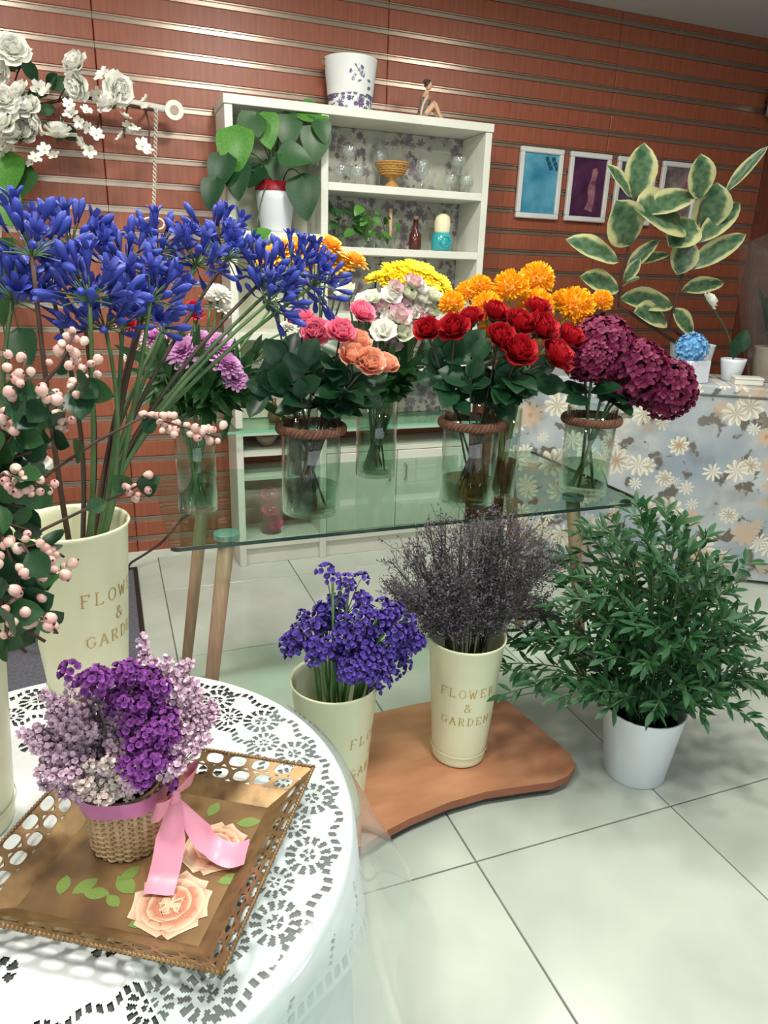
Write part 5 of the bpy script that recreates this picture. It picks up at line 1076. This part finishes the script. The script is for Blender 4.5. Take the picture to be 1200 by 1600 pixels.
Pq = [K0+kd*.008, to_l(268, 1300, z_t+.055), to_l(262, 1340, z_t+.03), to_l(255, 1370, z_t+.012), to_l(247, 1398, z_t+.003)]
def smooth_pts(Q, n=5):
    out = []
    for k in range(len(Q)-1):
        p0, p1, p2, p3 = Q[max(k-1, 0)], Q[k], Q[k+1], Q[min(k+2, len(Q)-1)]
        for i in range(n): f = i/n; out.append(.5*((2*p1)+(p2-p0)*f+(2*p0-5*p1+4*p2-p3)*f*f+(3*p1-p0-3*p2+p3)*f**3))
    return out+[Q[-1]]
S1 = smooth_pts(Pq); strip('ribbon_tail', S1, (RGT-Vector((0, 0, RGT.z))).normalized(), [.014+.030*min(1, i/6) for i in range(len(S1))])
Pq = [K0+kd*.008, to_l(312, 1300, z_t+.045), to_l(335, 1325, z_t+.02), to_l(362, 1336, z_t+.014), to_l(386, 1330, z_t+.02)]
S2 = smooth_pts(Pq); tw = (UPV-Vector((0, 0, UPV.z*.4))); wl = []
for i in range(len(S2)): f = min(1, i/8); wl.append(((RGT*(1-f)+(Vector((.35, .75, .35)))*f)).normalized())
strip('ribbon_tail', S2, wl, [.014+.024*min(1, i/6) for i in range(len(S2))])
# dried flowers in the basket
def spike_mb(seed, L, r, n, fl):
    R = random.Random(seed); b = MB(); b.tube([(0, 0, 0), (0, 0, L)], .0008, 4, 1)
    for k in range(n):
        z = L*(k+.5)/n; a = k*2.4; rr = r*(1-.55*k/n)*R.uniform(.7, 1.1); d = Vector((math.cos(a), math.sin(a), R.uniform(.3, 1.2))); p = MB()
        for q in range(3): petal(p, fl, fl*.45, .3, .9, q*2.1, 0, 0, 1, 2, .2, .3)
        b.merge(p, orient(Vector((math.cos(a)*rr*.4, math.sin(a)*rr*.4, z)), d))
    return b
SPK = [mk(spike_mb(s, .042, .010, 22, .0085), 'flower_spike', [m_dlil, m_limstem]) for s in (1, 2)]
SPW = mk(spike_mb(5, .035, .009, 18, .008), 'flower_spike', [m_dwht, m_limstem])
DPU = [mk(tuft(s, 12, .014, .009, .0048), 'flower_cluster', m_dpur) for s in (7, 8)]
random.seed(71)
def dried(px, py, y, kind):
    E_ = onY(px, py, y); foot = BK+Vector((U(-.03, .03), U(-.03, .03), .012)); rim = BK+Vector((0, 0, bh)); dn = E_-rim; m_ = rim+Vector((dn.x, dn.y, 0))*min(.45, .045/max(.01, Vector((dn.x, dn.y)).length))
    lab = {'l': ('pale lilac dried limonium sprig in the wicker basket', 'pale lilac sprigs in the basket'), 'p': ('deep purple dried statice stem in the wicker basket', 'purple statice in the basket'), 'w': ('bleached white dried sprig at the front of the wicker basket', 'white sprigs in the basket')}[kind]
    lab = (lab[0].replace(' in the wicker', ' on the %s of the wicker' % ('left' if px < 150 else 'right' if px > 230 else 'middle')) if kind != 'w' else lab[0], lab[1])
    t = thing('dried_sprig', foot, lab[0], 'dried flower', lab[1]); P = [foot, m_]+quad(m_, m_+Vector((0, 0, max(.02, dn.z*.5))), E_, 5)[1:]; b = MB(); b.tube([p-foot for p in P], .0012, 4); obj('stem', b, m_limstem, t, smooth=True)
    ax = (P[-1]-P[-2]).normalized()
    if kind == 'p':
        for j in range(6): q = E_+rv(.024)*(1 if j else 0); inst('flower_cluster', DPU[j % 2], t, orient(q-foot, ax+rv(.4), U(0, 6), U(.7, .95)))
    else:
        for j in range(6):
            q = E_-ax*U(.01, .05)+rv(.018); inst('flower_spike', (SPK[j % 2] if kind == 'l' else SPW), t, orient(q-foot, ax+rv(.55)+Vector((0, 0, .3)), U(0, 6), U(.8, 1.15)))
for px, py in ((85, 1095), (70, 1140), (110, 1120), (75, 1180), (110, 1170), (150, 1150), (100, 1205), (140, 1195), (180, 1175), (165, 1215), (125, 1225), (95, 1230), (235, 1040), (265, 1060), (285, 1075), (300, 1110), (315, 1140), (290, 1150), (270, 1100), (200, 1140), (320, 1110), (130, 1085), (255, 1130), (175, 1120), (210, 1215), (290, 1180), (195, 1120), (180, 1145), (160, 1130), (215, 1128), (190, 1195), (120, 1150)):
    dried(px, py, .975+U(-.05, .05)-(.04 if py > 1150 else -.03), 'l')
for px, py in ((140, 1060), (170, 1075), (205, 1065), (235, 1075), (220, 1100), (185, 1095), (245, 1110), (255, 1140), (230, 1150), (215, 1175), (250, 1170), (215, 1205), (238, 1208)):
    dried(px, py, .96+U(-.04, .04)-(.05 if py > 1130 else 0), 'p')
for px, py in ((160, 1215), (180, 1225), (145, 1235), (200, 1235)): dried(px, py, .915, 'w')
